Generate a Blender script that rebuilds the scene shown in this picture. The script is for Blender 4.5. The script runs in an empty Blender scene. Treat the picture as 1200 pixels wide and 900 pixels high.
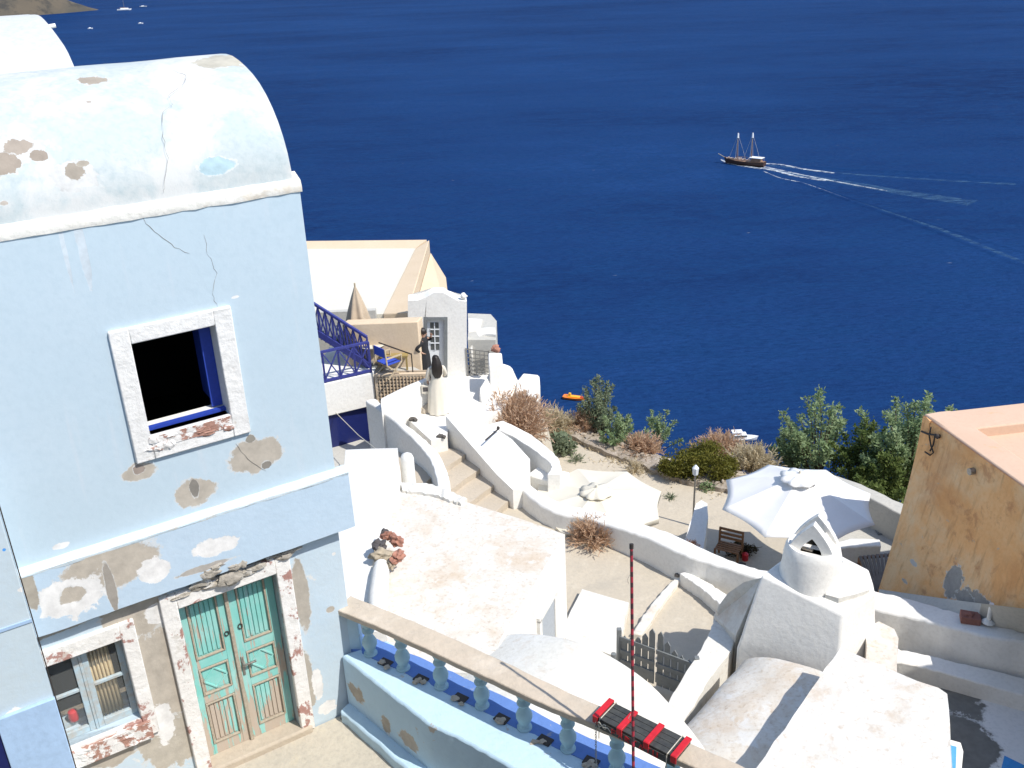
import bpy, bmesh, random
from math import *
from mathutils import Vector, Matrix, noise as mnoise
random.seed(7)
S = bpy.context.scene
COL = S.collection
# ------------------------------------------------------------ camera model
FOC = 1150.0; TH = radians(24.3); RHO = atan(tan(TH)*100/1150)
CF = Vector((0, cos(TH), -sin(TH))); R0 = Vector((1, 0, 0)); U0 = Vector((0, sin(TH), cos(TH)))
CR = R0*cos(RHO) - U0*sin(RHO); CU = U0*cos(RHO) + R0*sin(RHO)
def ray(x, y): return CF + CR*((x-600)/FOC) - CU*((y-450)/FOC)
def H(x, y, z):
    d = ray(x, y); return d*(z/d.z)
def V(x, y, p, n):
    d = ray(x, y); return d*(Vector(p).dot(n)/d.dot(n))
def Hs(pts, z): return [H(x, y, z) for x, y in pts]
cam = bpy.data.cameras.new('camera'); co = bpy.data.objects.new('camera', cam); COL.objects.link(co)
cam.sensor_width = 36; cam.lens = 36*FOC/1200; cam.clip_end = 60000; cam.clip_start = .05
co.matrix_world = Matrix((( CR.x, CU.x, -CF.x, 0), (CR.y, CU.y, -CF.y, 0), (CR.z, CU.z, -CF.z, 0), (0, 0, 0, 1)))
S.camera = co
# ------------------------------------------------------------ light
SUN_AZ = radians(57); SUN_EL = radians(53)
sdir = Vector((sin(SUN_AZ)*cos(SUN_EL), -cos(SUN_AZ)*cos(SUN_EL), sin(SUN_EL)))
W = bpy.data.worlds.new('World'); S.world = W; W.use_nodes = True
nt = W.node_tree; nt.nodes.clear()
sky = nt.nodes.new('ShaderNodeTexSky'); sky.sky_type = 'NISHITA'; sky.sun_disc = False
sky.sun_elevation = SUN_EL; sky.sun_rotation = atan2(sdir.x, sdir.y); sky.altitude = 150
sky.air_density = 1; sky.dust_density = .6; sky.ozone_density = 1.2
bg = nt.nodes.new('ShaderNodeBackground'); bg.inputs[1].default_value = .15
wo = nt.nodes.new('ShaderNodeOutputWorld')
nt.links.new(sky.outputs[0], bg.inputs[0]); nt.links.new(bg.outputs[0], wo.inputs[0])
sl = bpy.data.lights.new('sun', 'SUN'); sl.energy = 3.55; sl.angle = radians(.5); sl.color = (1, .95, .87)
so = bpy.data.objects.new('sun', sl); COL.objects.link(so); so.rotation_euler = sdir.to_track_quat('Z', 'Y').to_euler(); so.location = (20, -20, 30)
S.view_settings.view_transform = 'Standard'; S.view_settings.look = 'None'; S.view_settings.gamma = 1
S.view_settings.exposure = .48
# ------------------------------------------------------------ materials
def nmat(name):
    m = bpy.data.materials.new(name); m.use_nodes = True
    return m, m.node_tree, m.node_tree.nodes['Principled BSDF']
def N(t, kind, **kw):
    n = t.nodes.new(kind)
    for k, v in kw.items(): setattr(n, k, v)
    return n
def mth(t, op, a, b=None, clamp=False):
    n = N(t, 'ShaderNodeMath', operation=op, use_clamp=clamp)
    for i, v in enumerate((a, b)):
        if v is None: continue
        if isinstance(v, (int, float)): n.inputs[i].default_value = v
        else: t.links.new(v, n.inputs[i])
    return n.outputs[0]
def noi(t, vec, scale, detail=4, rough=.55, dist=0):
    n = N(t, 'ShaderNodeTexNoise'); n.inputs['Scale'].default_value = scale; n.inputs['Detail'].default_value = detail
    n.inputs['Roughness'].default_value = rough; n.inputs['Distortion'].default_value = dist
    t.links.new(vec, n.inputs['Vector']); return n.outputs['Fac']
def mixc(t, f, a, b):
    n = N(t, 'ShaderNodeMix', data_type='RGBA')
    if isinstance(f, (int, float)): n.inputs[0].default_value = f
    else: t.links.new(f, n.inputs[0])
    for i, v in ((6, a), (7, b)):
        if isinstance(v, tuple): n.inputs[i].default_value = (*v[:3], 1)
        else: t.links.new(v, n.inputs[i])
    return n.outputs[2]
def ramp(t, f, lo, hi):
    n = N(t, 'ShaderNodeMapRange'); n.inputs[1].default_value = lo; n.inputs[2].default_value = hi
    t.links.new(f, n.inputs[0]); return n.outputs[0]
def plaster(name, col, col2=None, stains=(), patches=(), bump=.25, rough=.9, coord='world', streak=None, grain=1.0):
    """stains: (colour, scale, lo, hi, strength); patches: (centre, rh, rz, colour, wobble)"""
    m, t, b = nmat(name)
    if coord == 'world': P = N(t, 'ShaderNodeNewGeometry').outputs['Position']
    else: P = N(t, 'ShaderNodeTexCoord').outputs['Object']
    c2 = col2 or tuple(x*.86 for x in col)
    cur = mixc(t, ramp(t, noi(t, P, .9, 6, .6), .35, .7), col, c2)
    cur = mixc(t, ramp(t, noi(t, P, 14*grain, 3, .6), .45, .8), cur, tuple(x*(.9 if abs(c2[0]-c2[2]) < .12 else .965) for x in c2))
    for sc, ss, lo, hi, st in stains:
        f = mth(t, 'MULTIPLY', ramp(t, noi(t, P, ss, 8, .68, .3), lo, hi), st, True)
        cur = mixc(t, f, cur, sc)
    if streak:
        mp = N(t, 'ShaderNodeMapping'); mp.inputs['Scale'].default_value = (3.2, 3.2, .25); t.links.new(P, mp.inputs[0])
        f = mth(t, 'MULTIPLY', ramp(t, noi(t, mp.outputs[0], 2.2, 5, .6), streak[1], streak[1]+.2), streak[2], True)
        cur = mixc(t, f, cur, streak[0])
    hgt = noi(t, P, 9*grain, 6, .65)
    h2 = mth(t, 'MULTIPLY', noi(t, P, 2.2, 3, .5), 1.6)
    hgt = mth(t, 'ADD', hgt, h2)
    if patches:
        wob = N(t, 'ShaderNodeTexNoise'); wob.inputs['Scale'].default_value = 5.0; wob.inputs['Detail'].default_value = 9; wob.inputs['Roughness'].default_value = .68
        t.links.new(P, wob.inputs['Vector'])
        wf = mth(t, 'SUBTRACT', wob.outputs['Fac'], .5)
        for c, rh, rz, pc, wb in patches:
            s = N(t, 'ShaderNodeVectorMath', operation='SUBTRACT'); t.links.new(P, s.inputs[0]); s.inputs[1].default_value = tuple(c)
            k = N(t, 'ShaderNodeVectorMath', operation='MULTIPLY'); t.links.new(s.outputs[0], k.inputs[0]); k.inputs[1].default_value = (1/rh, 1/rh, 1/rz)
            l = N(t, 'ShaderNodeVectorMath', operation='LENGTH'); t.links.new(k.outputs[0], l.inputs[0])
            dd = mth(t, 'ADD', l.outputs['Value'], mth(t, 'MULTIPLY', wf, wb))
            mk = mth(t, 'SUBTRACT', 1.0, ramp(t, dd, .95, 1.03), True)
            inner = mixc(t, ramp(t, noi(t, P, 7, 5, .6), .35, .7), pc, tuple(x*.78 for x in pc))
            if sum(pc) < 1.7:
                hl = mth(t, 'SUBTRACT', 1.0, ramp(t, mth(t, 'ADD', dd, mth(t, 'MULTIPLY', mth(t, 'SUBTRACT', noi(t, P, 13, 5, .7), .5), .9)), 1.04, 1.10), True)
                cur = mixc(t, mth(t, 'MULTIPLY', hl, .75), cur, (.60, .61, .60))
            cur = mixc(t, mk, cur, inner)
            hgt = mth(t, 'SUBTRACT', hgt, mth(t, 'MULTIPLY', mk, .5))
    t.links.new(cur, b.inputs['Base Color']); b.inputs['Roughness'].default_value = rough
    b.inputs['Specular IOR Level'].default_value = .25
    bp = N(t, 'ShaderNodeBump'); bp.inputs['Strength'].default_value = bump; bp.inputs['Distance'].default_value = .03
    t.links.new(hgt, bp.inputs['Height']); t.links.new(bp.outputs[0], b.inputs['Normal'])
    return m
def simple(name, col, rough=.6, metal=0, var=.15, scale=20, bump=0, col2=None):
    m, t, b = nmat(name)
    P = N(t, 'ShaderNodeTexCoord').outputs['Object']
    f = ramp(t, noi(t, P, scale, 4, .6), .35, .7)
    cur = mixc(t, f, col, col2 or tuple(x*(1-var) for x in col))
    t.links.new(cur, b.inputs['Base Color']); b.inputs['Roughness'].default_value = rough; b.inputs['Metallic'].default_value = metal
    if bump:
        bp = N(t, 'ShaderNodeBump'); bp.inputs['Strength'].default_value = bump; bp.inputs['Distance'].default_value = .01
        t.links.new(noi(t, P, scale*1.5, 5, .6), bp.inputs['Height']); t.links.new(bp.outputs[0], b.inputs['Normal'])
    return m
def leafmat(name, c1, c2, c3, scale=1.5):
    m, t, b = nmat(name)
    P = N(t, 'ShaderNodeNewGeometry').outputs['Position']
    o = N(t, 'ShaderNodeTexNoise'); o.inputs['Scale'].default_value = 40; t.links.new(P, o.inputs['Vector'])
    cur = mixc(t, ramp(t, noi(t, P, scale, 3), .35, .65), c1, c2)
    cur = mixc(t, ramp(t, o.outputs['Fac'], .4, .65), cur, c3)
    t.links.new(cur, b.inputs['Base Color']); b.inputs['Roughness'].default_value = .65
    b.inputs['Specular IOR Level'].default_value = .3
    tr = N(t, 'ShaderNodeBsdfTranslucent'); t.links.new(cur, tr.inputs[0])
    mx = N(t, 'ShaderNodeMixShader'); mx.inputs[0].default_value = .42
    t.links.new(b.outputs[0], mx.inputs[1]); t.links.new(tr.outputs[0], mx.inputs[2])
    t.links.new(mx.outputs[0], t.nodes['Material Output'].inputs[0])
    return m
# facade frame
DP = H(235, 895, -9.0); FU = Vector((.848, .53, 0)).normalized(); FN = Vector((FU.y, -FU.x, 0))   # along facade, towards viewer
def fp(x, y, out=0):
    return V(x, y, DP + FN*out, FN)
def FP(s, z, out=0): return Vector((DP.x, DP.y, 0)) + FU*s + FN*out + Vector((0, 0, z))
def vault_hit(x, y, z0=-2.2, b0=0.0, rb=1.65, rh=1.2):
    d = ray(x, y); t = 2.0
    for i in range(4000):
        p = d*t; q = p - DP; bk = -q.dot(FN)
        e = 1-((bk-b0-rb)/rb)**2
        if e > 0 and p.z < z0 + rh*sqrt(e): return p
        t += .01
    return p
WV = (.58, .58, .565)
WHITE = (.84, .83, .80)
TAN = (.50, .44, .35)
RUST = (.62, .45, .30)
M = {}
M['white'] = plaster('whitewash', (.80, .785, .745), (.77, .75, .70), stains=[((.62, .58, .50), 2.3, .60, .8, .5), ((.6,.56,.5), 9, .66, .72, .4)], bump=.28)
M['white_roof'] = plaster('weathered_whitewash', (.69, .665, .62), (.63, .58, .50), stains=[((.52, .38, .24), 1.0, .48, .70, .62), ((.48, .38, .28), 4.5, .54, .70, .5), ((.40, .30, .22), 14, .55, .68, .5), ((.69, .68, .65), 2.6, .53, .62, .8)], bump=.35)
M['white_dirty'] = plaster('streaked_whitewash', (.72, .705, .66), (.67, .64, .57), stains=[((.52, .39, .27), 1.6, .54, .72, .6), ((.45, .38, .32), 7, .60, .72, .55)], bump=.32)
M['lane'] = plaster('trodden_concrete', (.54, .475, .375), (.48, .425, .34), stains=[((.36, .33, .28), .8, .56, .66, .35), ((.62, .56, .46), 2.7, .56, .7, .5), ((.40, .35, .28), 9, .6, .75, .5)], bump=.6)
M['step'] = plaster('worn_step', (.52, .45, .36), (.46, .40, .32), stains=[((.27, .26, .23), 1.3, .6, .68, .6)], bump=.5)
M['tan_wall'] = plaster('sandy_plaster', (.50, .43, .34), bump=.5)
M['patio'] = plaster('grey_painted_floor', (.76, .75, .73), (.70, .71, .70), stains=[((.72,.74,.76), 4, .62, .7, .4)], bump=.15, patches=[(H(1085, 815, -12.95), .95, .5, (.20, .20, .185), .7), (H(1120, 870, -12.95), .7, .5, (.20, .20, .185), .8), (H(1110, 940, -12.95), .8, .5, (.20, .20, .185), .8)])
M['cream'] = plaster('cream_plaster', (.66, .53, .38), (.62, .49, .34), bump=.25)
M['cream_roof'] = plaster('pale_cream_roof', (.66, .63, .54), (.64, .605, .515), bump=.15)
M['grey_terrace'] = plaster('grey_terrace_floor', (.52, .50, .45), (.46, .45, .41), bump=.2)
M['soil'] = plaster('dry_soil', (.20, .155, .10), (.13, .105, .07), stains=[((.30, .26, .19), .5, .5, .7, .6), ((.10, .10, .05), .25, .5, .6, .6)], bump=1.0)
M['rubble'] = plaster('rubble_stone', (.42, .36, .29), (.33, .28, .23), stains=[((.22, .18, .12), 7, .5, .62, .9), ((.62, .58, .52), 5, .6, .68, .8)], bump=1.4, grain=.8)
BL = (.47, .63, .76); BL2 = (.44, .61, .74)
EXPO = (.50, .45, .38); GREYP = (.45, .42, .38); WH = (.80, .79, .77)
M['blue_up'] = plaster('pale_blue_limewash', (.50, .60, .665), (.475, .585, .655), streak=((.56, .62, .67), .60, .8), bump=.10, patches=[
    (fp(300, 533), .30, .20, EXPO, 1.5), (fp(228, 577), .22, .15, EXPO, 1.5), (fp(163, 553), .17, .10, EXPO, 1.5),
    (fp(228, 573), .05, .10, (.26, .24, .21), 1.5), (fp(312, 545), .06, .05, (.25, .23, .2), 2), (fp(294, 514), .06, .05, (.3, .28, .24), 2), (fp(163, 550), .06, .05, (.34, .28, .24), 2),
    (fp(276, 348), .05, .02, WH, 2.4), (fp(95, 285), .04, .5, (.60, .67, .72), 1.6), (fp(75, 290), .02, .4, (.60, .67, .72), 1.6), (fp(70, 640), .1, .04, WH, 2)])
M['blue_band'] = plaster('patched_blue_band', (.48, .59, .69), (.455, .575, .68), bump=.16, patches=[
    (fp(130, 665, .12), .50, .26, EXPO, .9), (fp(85, 700, .12), .36, .24, WH, 1.8), (fp(180, 668, .12), .18, .15, WH, 1.8),
    (fp(252, 641, .12), .25, .12, WH, 1.8), (fp(85, 698, .12), .12, .09, EXPO, 2), (fp(130, 690, .12), .05, .3, (.36, .33, .29), 1), (fp(35, 690, .12), .06, .3, (.4, .36, .3), 1.5), (fp(240, 665, .12), .35, .04, GREYP, 1.4)])
M['blue_low'] = plaster('peeling_blue_wall', (.50, .61, .69), (.53, .62, .68), bump=.22, stains=[((.70, .69, .66), 1.6, .60, .63, .8)], patches=[
    (fp(190, 800), .24, .95, (.50, .45, .38), .9), (fp(130, 880), .42, .22, (.48, .43, .36), 1.4), (fp(60, 735), .5, .12, (.42, .38, .33), 1),
    (fp(354, 700), .10, .55, (.45, .41, .35), 1.2), (fp(362, 800), .09, .45, (.46, .42, .36), 1.4), (fp(160, 720), .35, .3, (.50, .45, .38), 1.6), (fp(205, 870), .4, .35, (.50, .46, .39), 1.7), (fp(385, 830), .12, .12, WH, 2.4), (fp(185, 720), .14, .14, WH, 1), (fp(190, 850), .14, .28, WH, 2.2), (fp(372, 800), .07, .3, WH, 2),
    (fp(285, 665), .45, .10, (.50, .46, .40), 1.2), (fp(300, 660), .12, .05, (.30, .27, .23), 2), (fp(100, 890), .3, .1, WH, 2.4), (fp(392, 650), .03, .03, WH, 1), (fp(388, 715), .06, .05, EXPO, 1.5)])
M['blue_wing'] = plaster('chipped_blue_wing', (.50, .61, .69), (.53, .62, .67), bump=.14, patches=[
    (V(20, 838, DP+FN*.35, FN), .16, .08, WH, 2.4), (V(30, 690, DP+FN*.35, FN), .06, .03, WH, 2.4), (V(5, 645, DP+FN*.35, FN), .02, .02, (.1, .35, .8), 1)])
M['blue_plain'] = plaster('fresh_blue_paint', (.40, .56, .78), bump=.15)
RBR = (.40, .20, .15)
M['frame_plaster'] = plaster('cracked_white_surround', (.80, .79, .77), (.74, .73, .70), stains=[((.55, .50, .44), 6, .62, .68, .8)], bump=.6)
M['frame_red'] = plaster('flaked_red_surround', (.80, .78, .75), (.76, .74, .7), stains=[((.36, .17, .135), 2.2, .55, .58, .9), ((.6, .56, .5), 6, .6, .66, .7)], bump=.6)
M['sill_red'] = plaster('terracotta_sill', (.42, .24, .18), (.36, .20, .16), stains=[((.76, .74, .71), 3.2, .48, .51, 1.0)], bump=.8)
M['vault'] = plaster('patched_vault', (.49, .52, .515), (.43, .50, .515), bump=.22, stains=[((.57, .575, .56), 1.0, .47, .56, .95), ((.56, .53, .47), 3.0, .64, .72, .5)], patches=[
    (vault_hit(20, 175), .24, .12, WV, 2.4), (vault_hit(16, 172), .13, .08, (.36, .31, .26), 2.2), (vault_hit(3, 190), .14, .12, (.34, .29, .24), 2.2), (vault_hit(46, 182), .08, .06, (.34, .29, .24), 2.2),
    (vault_hit(88, 205), .22, .13, WV, 2.2), (vault_hit(88, 202), .11, .08, (.34, .30, .25), 2.4), (vault_hit(98, 192), .06, .03, (.4, .36, .3), 2.4),
    (vault_hit(105, 93), .17, .05, (.38, .33, .27), 2.6), (vault_hit(30, 76), .5, .06, (.42, .35, .27), 2.6), (vault_hit(104, 118), .03, .02, (.4, .36, .32), 2), (vault_hit(124, 116), .03, .02, (.4, .36, .32), 2),
    (vault_hit(50, 150), .03, .02, (.4, .36, .32), 2), (vault_hit(25, 149), .04, .02, (.4, .36, .32), 2), (vault_hit(262, 68), .3, .10, (.50, .47, .39), 2.6), (vault_hit(255, 195), .17, .09, (.42, .56, .61), 1.6), (vault_hit(5, 239), .05, .03, (.45, .4, .35), 2)])
M['coping'] = plaster('eave_coping', (.76, .74, .69), (.70, .68, .62), stains=[((.60, .54, .45), 3, .56, .66, .8), ((.3, .28, .25), 8, .66, .69, .8)], bump=.5)
M['ledge'] = plaster('worn_ledge', (.55, .68, .76), (.66, .72, .75), stains=[((.56, .52, .45), 2, .58, .62, .8)], bump=.4)
OR = (.56, .35, .175)
def pwo(x, y):
    q = V(x, y, ORC, ORN)
    for _ in range(3): q = V(x, y, ORC+ORN*(.02+.7*(max(0, ORC.z-q.z)/3.8)**1.3), ORN)
    return q
ORC = H(1083, 485, -9.4); ORD = Vector((.2, -.98, 0)).normalized(); ORN = Vector((-ORD.y*-1, ORD.x*-1, 0))
ORN = Vector((-.98, -.2, 0)).normalized()
M['orange'] = plaster('weathered_ochre_wall', (.84, .49, .23), (.78, .40, .155), bump=.5, stains=[((.78, .58, .35), .7, .45, .62, .7), ((.58, .28, .12), .9, .52, .68, .6), ((.46, .21, .10), 2.6, .56, .66, .6), ((.45,.42,.38), 5, .64, .68, .6)], streak=((.42, .19, .08), .54, .6), patches=[
    (pwo(1116, 682), .24, .36, (.34, .33, .31), 1.4), (pwo(1150, 712), .6, .20, (.36, .34, .31), 1.6), (pwo(1130, 704), .26, .2, (.34, .33, .31), 1.8), (pwo(1070, 660), .12, .05, (.55, .53, .5), 1.4), (pwo(1060, 682), .1, .04, (.5, .46, .4), 2.6), (pwo(1175, 725), .14, .1, (.36, .34, .31), 2)])
M['orange_top'] = plaster('salmon_parapet', (.64, .46, .34), (.62, .43, .31), bump=.15, stains=[((.66, .36, .16), 1.2, .58, .68, .7)])
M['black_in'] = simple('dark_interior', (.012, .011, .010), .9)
M['dark_cavity'] = simple('cavity_shade', (.06, .05, .045), .95, bump=.5)
M['blue_paint'] = simple('royal_blue_paint', (.03, .07, .42), .45)
M['navy'] = simple('navy_rail_paint', (.045, .055, .26), .5, var=.3)
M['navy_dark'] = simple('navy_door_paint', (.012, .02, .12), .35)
M['teal'] = None
M['chip_wood'] = simple('bare_weathered_wood', (.46, .40, .31), .8, var=.3, scale=30, bump=.5)
M['win_wood'] = simple('pale_blue_window_wood', (.42, .55, .62), .7, var=.2, scale=12, bump=.3, col2=(.42, .40, .36))
M['curtain'] = simple('beige_curtain', (.62, .50, .30), .9, var=.2, scale=5)
M['red'] = simple('red_paint', (.62, .02, .03), .35, var=.25, scale=14)
M['black_wood'] = simple('black_painted_planks', (.035, .036, .035), .55, var=.4, scale=14, bump=.4, col2=(.07, .07, .06))
M['rope'] = simple('pale_rope', (.62, .58, .48), .9, var=.3, scale=60)
M['metal'] = simple('dull_metal', (.35, .34, .32), .45, metal=.8, var=.3)
M['iron'] = simple('rusty_iron', (.06, .05, .045), .7, metal=.3, var=.4)
M['balu'] = simple('pale_blue_green_baluster', (.36, .53, .58), .75, var=.18, scale=9, bump=.5, col2=(.42, .58, .62))
M['stone'] = plaster('sandstone_rail', (.56, .47, .37), (.50, .43, .34), stains=[((.36, .31, .25), 11, .64, .7, .6), ((.66, .58, .48), 2.3, .55, .7, .6)], bump=.6)
M['blue_base'] = plaster('blue_base_wall', (.49, .65, .76), (.47, .63, .74), bump=.4, stains=[((.48, .42, .35), 2.2, .64, .67, .9)], patches=[
    (V(422, 808, H(420, 790, -8.5), FN), .17, .15, (.45, .40, .33), 2.6), (V(450, 850, H(450, 830, -8.6), FN), .11, .12, (.45, .40, .33), 2.6), (V(480, 868, H(480, 850, -8.6), FN), .17, .14, (.5, .45, .38), 2.6)])
M['base_blue_top'] = plaster('deep_blue_ledge', (.13, .24, .56), (.12, .22, .50), stains=[((.4, .38, .34), 5, .64, .67, .9)], bump=.4)  # blue darkened to the rail's shadow, with worn grey specks
M['gate'] = simple('grey_gate_paint', (.19, .205, .21), .7, var=.2, scale=8)  # gate grey darkened to carry the shade the gate stands in
M['canvas'] = simple('white_canvas', (.80, .79, .77), .9, var=.05, scale=3)
M['canvas_cream'] = simple('cream_canvas', (.70, .65, .54), .9, var=.05, scale=3)
M['beige'] = simple('beige_canvas', (.50, .40, .29), .9, var=.15, scale=4)
M['teak'] = simple('brown_teak', (.30, .15, .07), .6, var=.3, scale=12)
M['deck'] = simple('grey_brown_deck', (.16, .13, .11), .7, var=.3, scale=9)
M['ptop'] = simple('pale_table', (.66, .62, .52), .6)
M['chairwood'] = simple('pale_chair_wood', (.52, .42, .28), .7)
M['bluecloth'] = simple('blue_canvas', (.03, .08, .50), .8)
M['yellow'] = simple('straw_yellow', (.34, .25, .09), .8)
M['wdoor'] = simple('white_door_paint', (.70, .73, .76), .5, var=.05)
M['glass'] = simple('dark_glass', (.10, .11, .11), .15)
M['skin'] = simple('skin', (.50, .30, .21), .6, var=.08)
M['hair'] = simple('dark_hair', (.018, .012, .009), .5, var=.3, scale=40, bump=.4)
M['blackcloth'] = simple('black_cloth', (.018, .018, .02), .85)
M['whitecloth'] = simple('off_white_cloth', (.72, .66, .55), .9, var=.08, scale=7)
M['terra'] = simple('terracotta_clay', (.42, .20, .14), .85, var=.3, scale=8, bump=.5)
M['rag'] = simple('dirty_beige_cloth', (.45, .38, .28), .95, var=.35, scale=10, bump=.6)
M['ragdark'] = simple('charcoal_cloth', (.10, .09, .09), .95, var=.4, scale=12, bump=.6)
M['boatwhite'] = simple('white_gelcoat', (.80, .80, .80), .3, var=.04)
M['boatred'] = simple('red_hull', (.65, .04, .02), .4)
M['boatorange'] = simple('orange_hull', (.85, .22, .02), .4)
M['boatyellow'] = simple('yellow_deck', (.85, .45, .03), .5)
M['hull'] = simple('brown_hull', (.07, .035, .022), .5)
M['wood'] = simple('ship_deck_wood', (.32, .19, .12), .7, var=.4, scale=.8)
M['foam'] = None
M['pebble'] = simple('dark_stone', (.10, .09, .08), .9)
def teal_mat():
    m, t, b = nmat('peeling_turquoise_paint')
    P = N(t, 'ShaderNodeNewGeometry').outputs['Position']
    mp = N(t, 'ShaderNodeMapping'); mp.inputs['Scale'].default_value = (9, 9, .9); t.links.new(P, mp.inputs[0])
    c = mixc(t, ramp(t, noi(t, P, 2.1, 4), .35, .65), (.20, .55, .50), (.33, .62, .58))
    c = mixc(t, mth(t, 'MULTIPLY', ramp(t, noi(t, mp.outputs[0], 3, 5, .6), .56, .62), .55), c, (.42, .56, .55))
    sx = N(t, 'ShaderNodeSeparateXYZ'); t.links.new(P, sx.inputs[0])
    low = ramp(t, sx.outputs[2], -7.4, -9.0)
    s = N(t, 'ShaderNodeVectorMath', operation='DOT_PRODUCT'); t.links.new(P, s.inputs[0]); s.inputs[1].default_value = tuple(FU)
    sl_ = mth(t, 'SUBTRACT', s.outputs['Value'], DP.dot(FU))
    left = ramp(t, sl_, .95, .25)
    base = mth(t, 'ADD', mth(t, 'MULTIPLY', low, .17), mth(t, 'MULTIPLY', left, .07))
    f = mth(t, 'ADD', noi(t, mp.outputs[0], 1.1, 6, .62), base)
    mk = ramp(t, f, .635, .66)
    c = mixc(t, mk, c, mixc(t, noi(t, mp.outputs[0], 6, 4), (.50, .40, .30), (.47, .42, .37)))
    t.links.new(c, b.inputs['Base Color']); b.inputs['Roughness'].default_value = .7
    bp = N(t, 'ShaderNodeBump'); bp.inputs['Strength'].default_value = .4; bp.inputs['Distance'].default_value = .006
    t.links.new(mth(t, 'SUBTRACT', noi(t, mp.outputs[0], 8, 4), mk), bp.inputs['Height']); t.links.new(bp.outputs[0], b.inputs['Normal'])
    return m
M['teal'] = teal_mat()
def foam_mat():
    m, t, b = nmat('broken_foam')
    P = N(t, 'ShaderNodeNewGeometry').outputs['Position']
    b.inputs['Base Color'].default_value = (.75, .8, .83, 1); b.inputs['Roughness'].default_value = .8
    mp = N(t, 'ShaderNodeMapping'); mp.inputs['Scale'].default_value = (.35, 1, 1); t.links.new(P, mp.inputs[0])
    a = mth(t, 'MULTIPLY', ramp(t, noi(t, mp.outputs[0], .45, 7, .72), .38, .68), .85)
    t.links.new(a, b.inputs['Alpha']); return m
M['foam'] = foam_mat()
def churn_mat():
    m, t, b = nmat('churned_water')
    P = N(t, 'ShaderNodeNewGeometry').outputs['Position']
    b.inputs['Base Color'].default_value = (.07, .15, .26, 1); b.inputs['Roughness'].default_value = .8; b.inputs['Specular IOR Level'].default_value = 0
    mp = N(t, 'ShaderNodeMapping'); mp.inputs['Scale'].default_value = (.3, 1, 1); t.links.new(P, mp.inputs[0])
    t.links.new(mth(t, 'MULTIPLY', ramp(t, noi(t, mp.outputs[0], .3, 7, .72), .42, .66), .75, True), b.inputs['Alpha']); return m
M['churn'] = churn_mat()
def sea_mat():
    m, t, b = nmat('deep_blue_water')
    P = N(t, 'ShaderNodeNewGeometry').outputs['Position']
    mp = N(t, 'ShaderNodeMapping'); mp.inputs['Scale'].default_value = (1, 2.6, 1); mp.inputs['Rotation'].default_value = (0, 0, radians(12)); t.links.new(P, mp.inputs[0])
    mp2 = N(t, 'ShaderNodeMapping'); mp2.inputs['Scale'].default_value = (.55, 1.3, 1); mp2.inputs['Rotation'].default_value = (0, 0, radians(14)); t.links.new(P, mp2.inputs[0])
    c = mixc(t, ramp(t, noi(t, mp2.outputs[0], .0040, 7, .66), .34, .64), (.008, .026, .092), (.014, .052, .165))
    c = mixc(t, ramp(t, noi(t, mp.outputs[0], .05, 6, .7), .42, .62), c, (.011, .044, .138))
    c = mixc(t, mth(t, 'MULTIPLY', ramp(t, noi(t, mp.outputs[0], .22, 5, .7), .45, .65), .5), c, (.006, .022, .080))
    t.links.new(c, b.inputs['Base Color']); b.inputs['Roughness'].default_value = .35; b.inputs['IOR'].default_value = 1.33
    b.inputs['Specular IOR Level'].default_value = .006
    h = mth(t, 'ADD', mth(t, 'MULTIPLY', noi(t, mp.outputs[0], .12, 5, .7), 2.2), mth(t, 'MULTIPLY', noi(t, mp.outputs[0], .5, 4, .6), .5))
    h = mth(t, 'ADD', h, mth(t, 'MULTIPLY', noi(t, mp2.outputs[0], .02, 3, .5), 4))
    bp = N(t, 'ShaderNodeBump'); bp.inputs['Strength'].default_value = .7; bp.inputs['Distance'].default_value = 1.0
    t.links.new(h, bp.inputs['Height']); t.links.new(bp.outputs[0], b.inputs['Normal'])
    b2 = N(t, 'ShaderNodeBsdfPrincipled'); b2.inputs['Roughness'].default_value = .5; b2.inputs['Specular IOR Level'].default_value = 0
    t.links.new(c, b2.inputs['Base Color']); t.links.new(bp.outputs[0], b2.inputs['Normal'])
    mx = N(t, 'ShaderNodeMixShader'); mx.inputs[0].default_value = .22
    t.links.new(b2.outputs[0], mx.inputs[1]); t.links.new(b.outputs[0], mx.inputs[2]); t.links.new(mx.outputs[0], t.nodes['Material Output'].inputs[0])
    return m
M['sea'] = sea_mat()
L_ = {}
L_['green'] = leafmat('tamarisk_leaf', (.27, .37, .18), (.40, .48, .27), (.19, .27, .13))
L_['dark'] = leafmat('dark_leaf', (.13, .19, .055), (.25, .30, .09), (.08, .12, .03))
L_['olive'] = leafmat('olive_bush_leaf', (.18, .18, .025), (.27, .24, .045), (.07, .08, .015), 3)
L_['grey'] = leafmat('grey_green_leaf', (.22, .27, .17), (.32, .36, .24), (.14, .18, .10))
L_['dry'] = leafmat('dry_brown_twig', (.60, .42, .29), (.70, .53, .38), (.44, .28, .17), 3)
L_['straw'] = leafmat('straw_grass', (.62, .53, .37), (.72, .63, .46), (.46, .38, .23), 3)
M['bark'] = simple('grey_brown_bark', (.14, .105, .07), .95, var=.35, scale=12, bump=.6)
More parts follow.
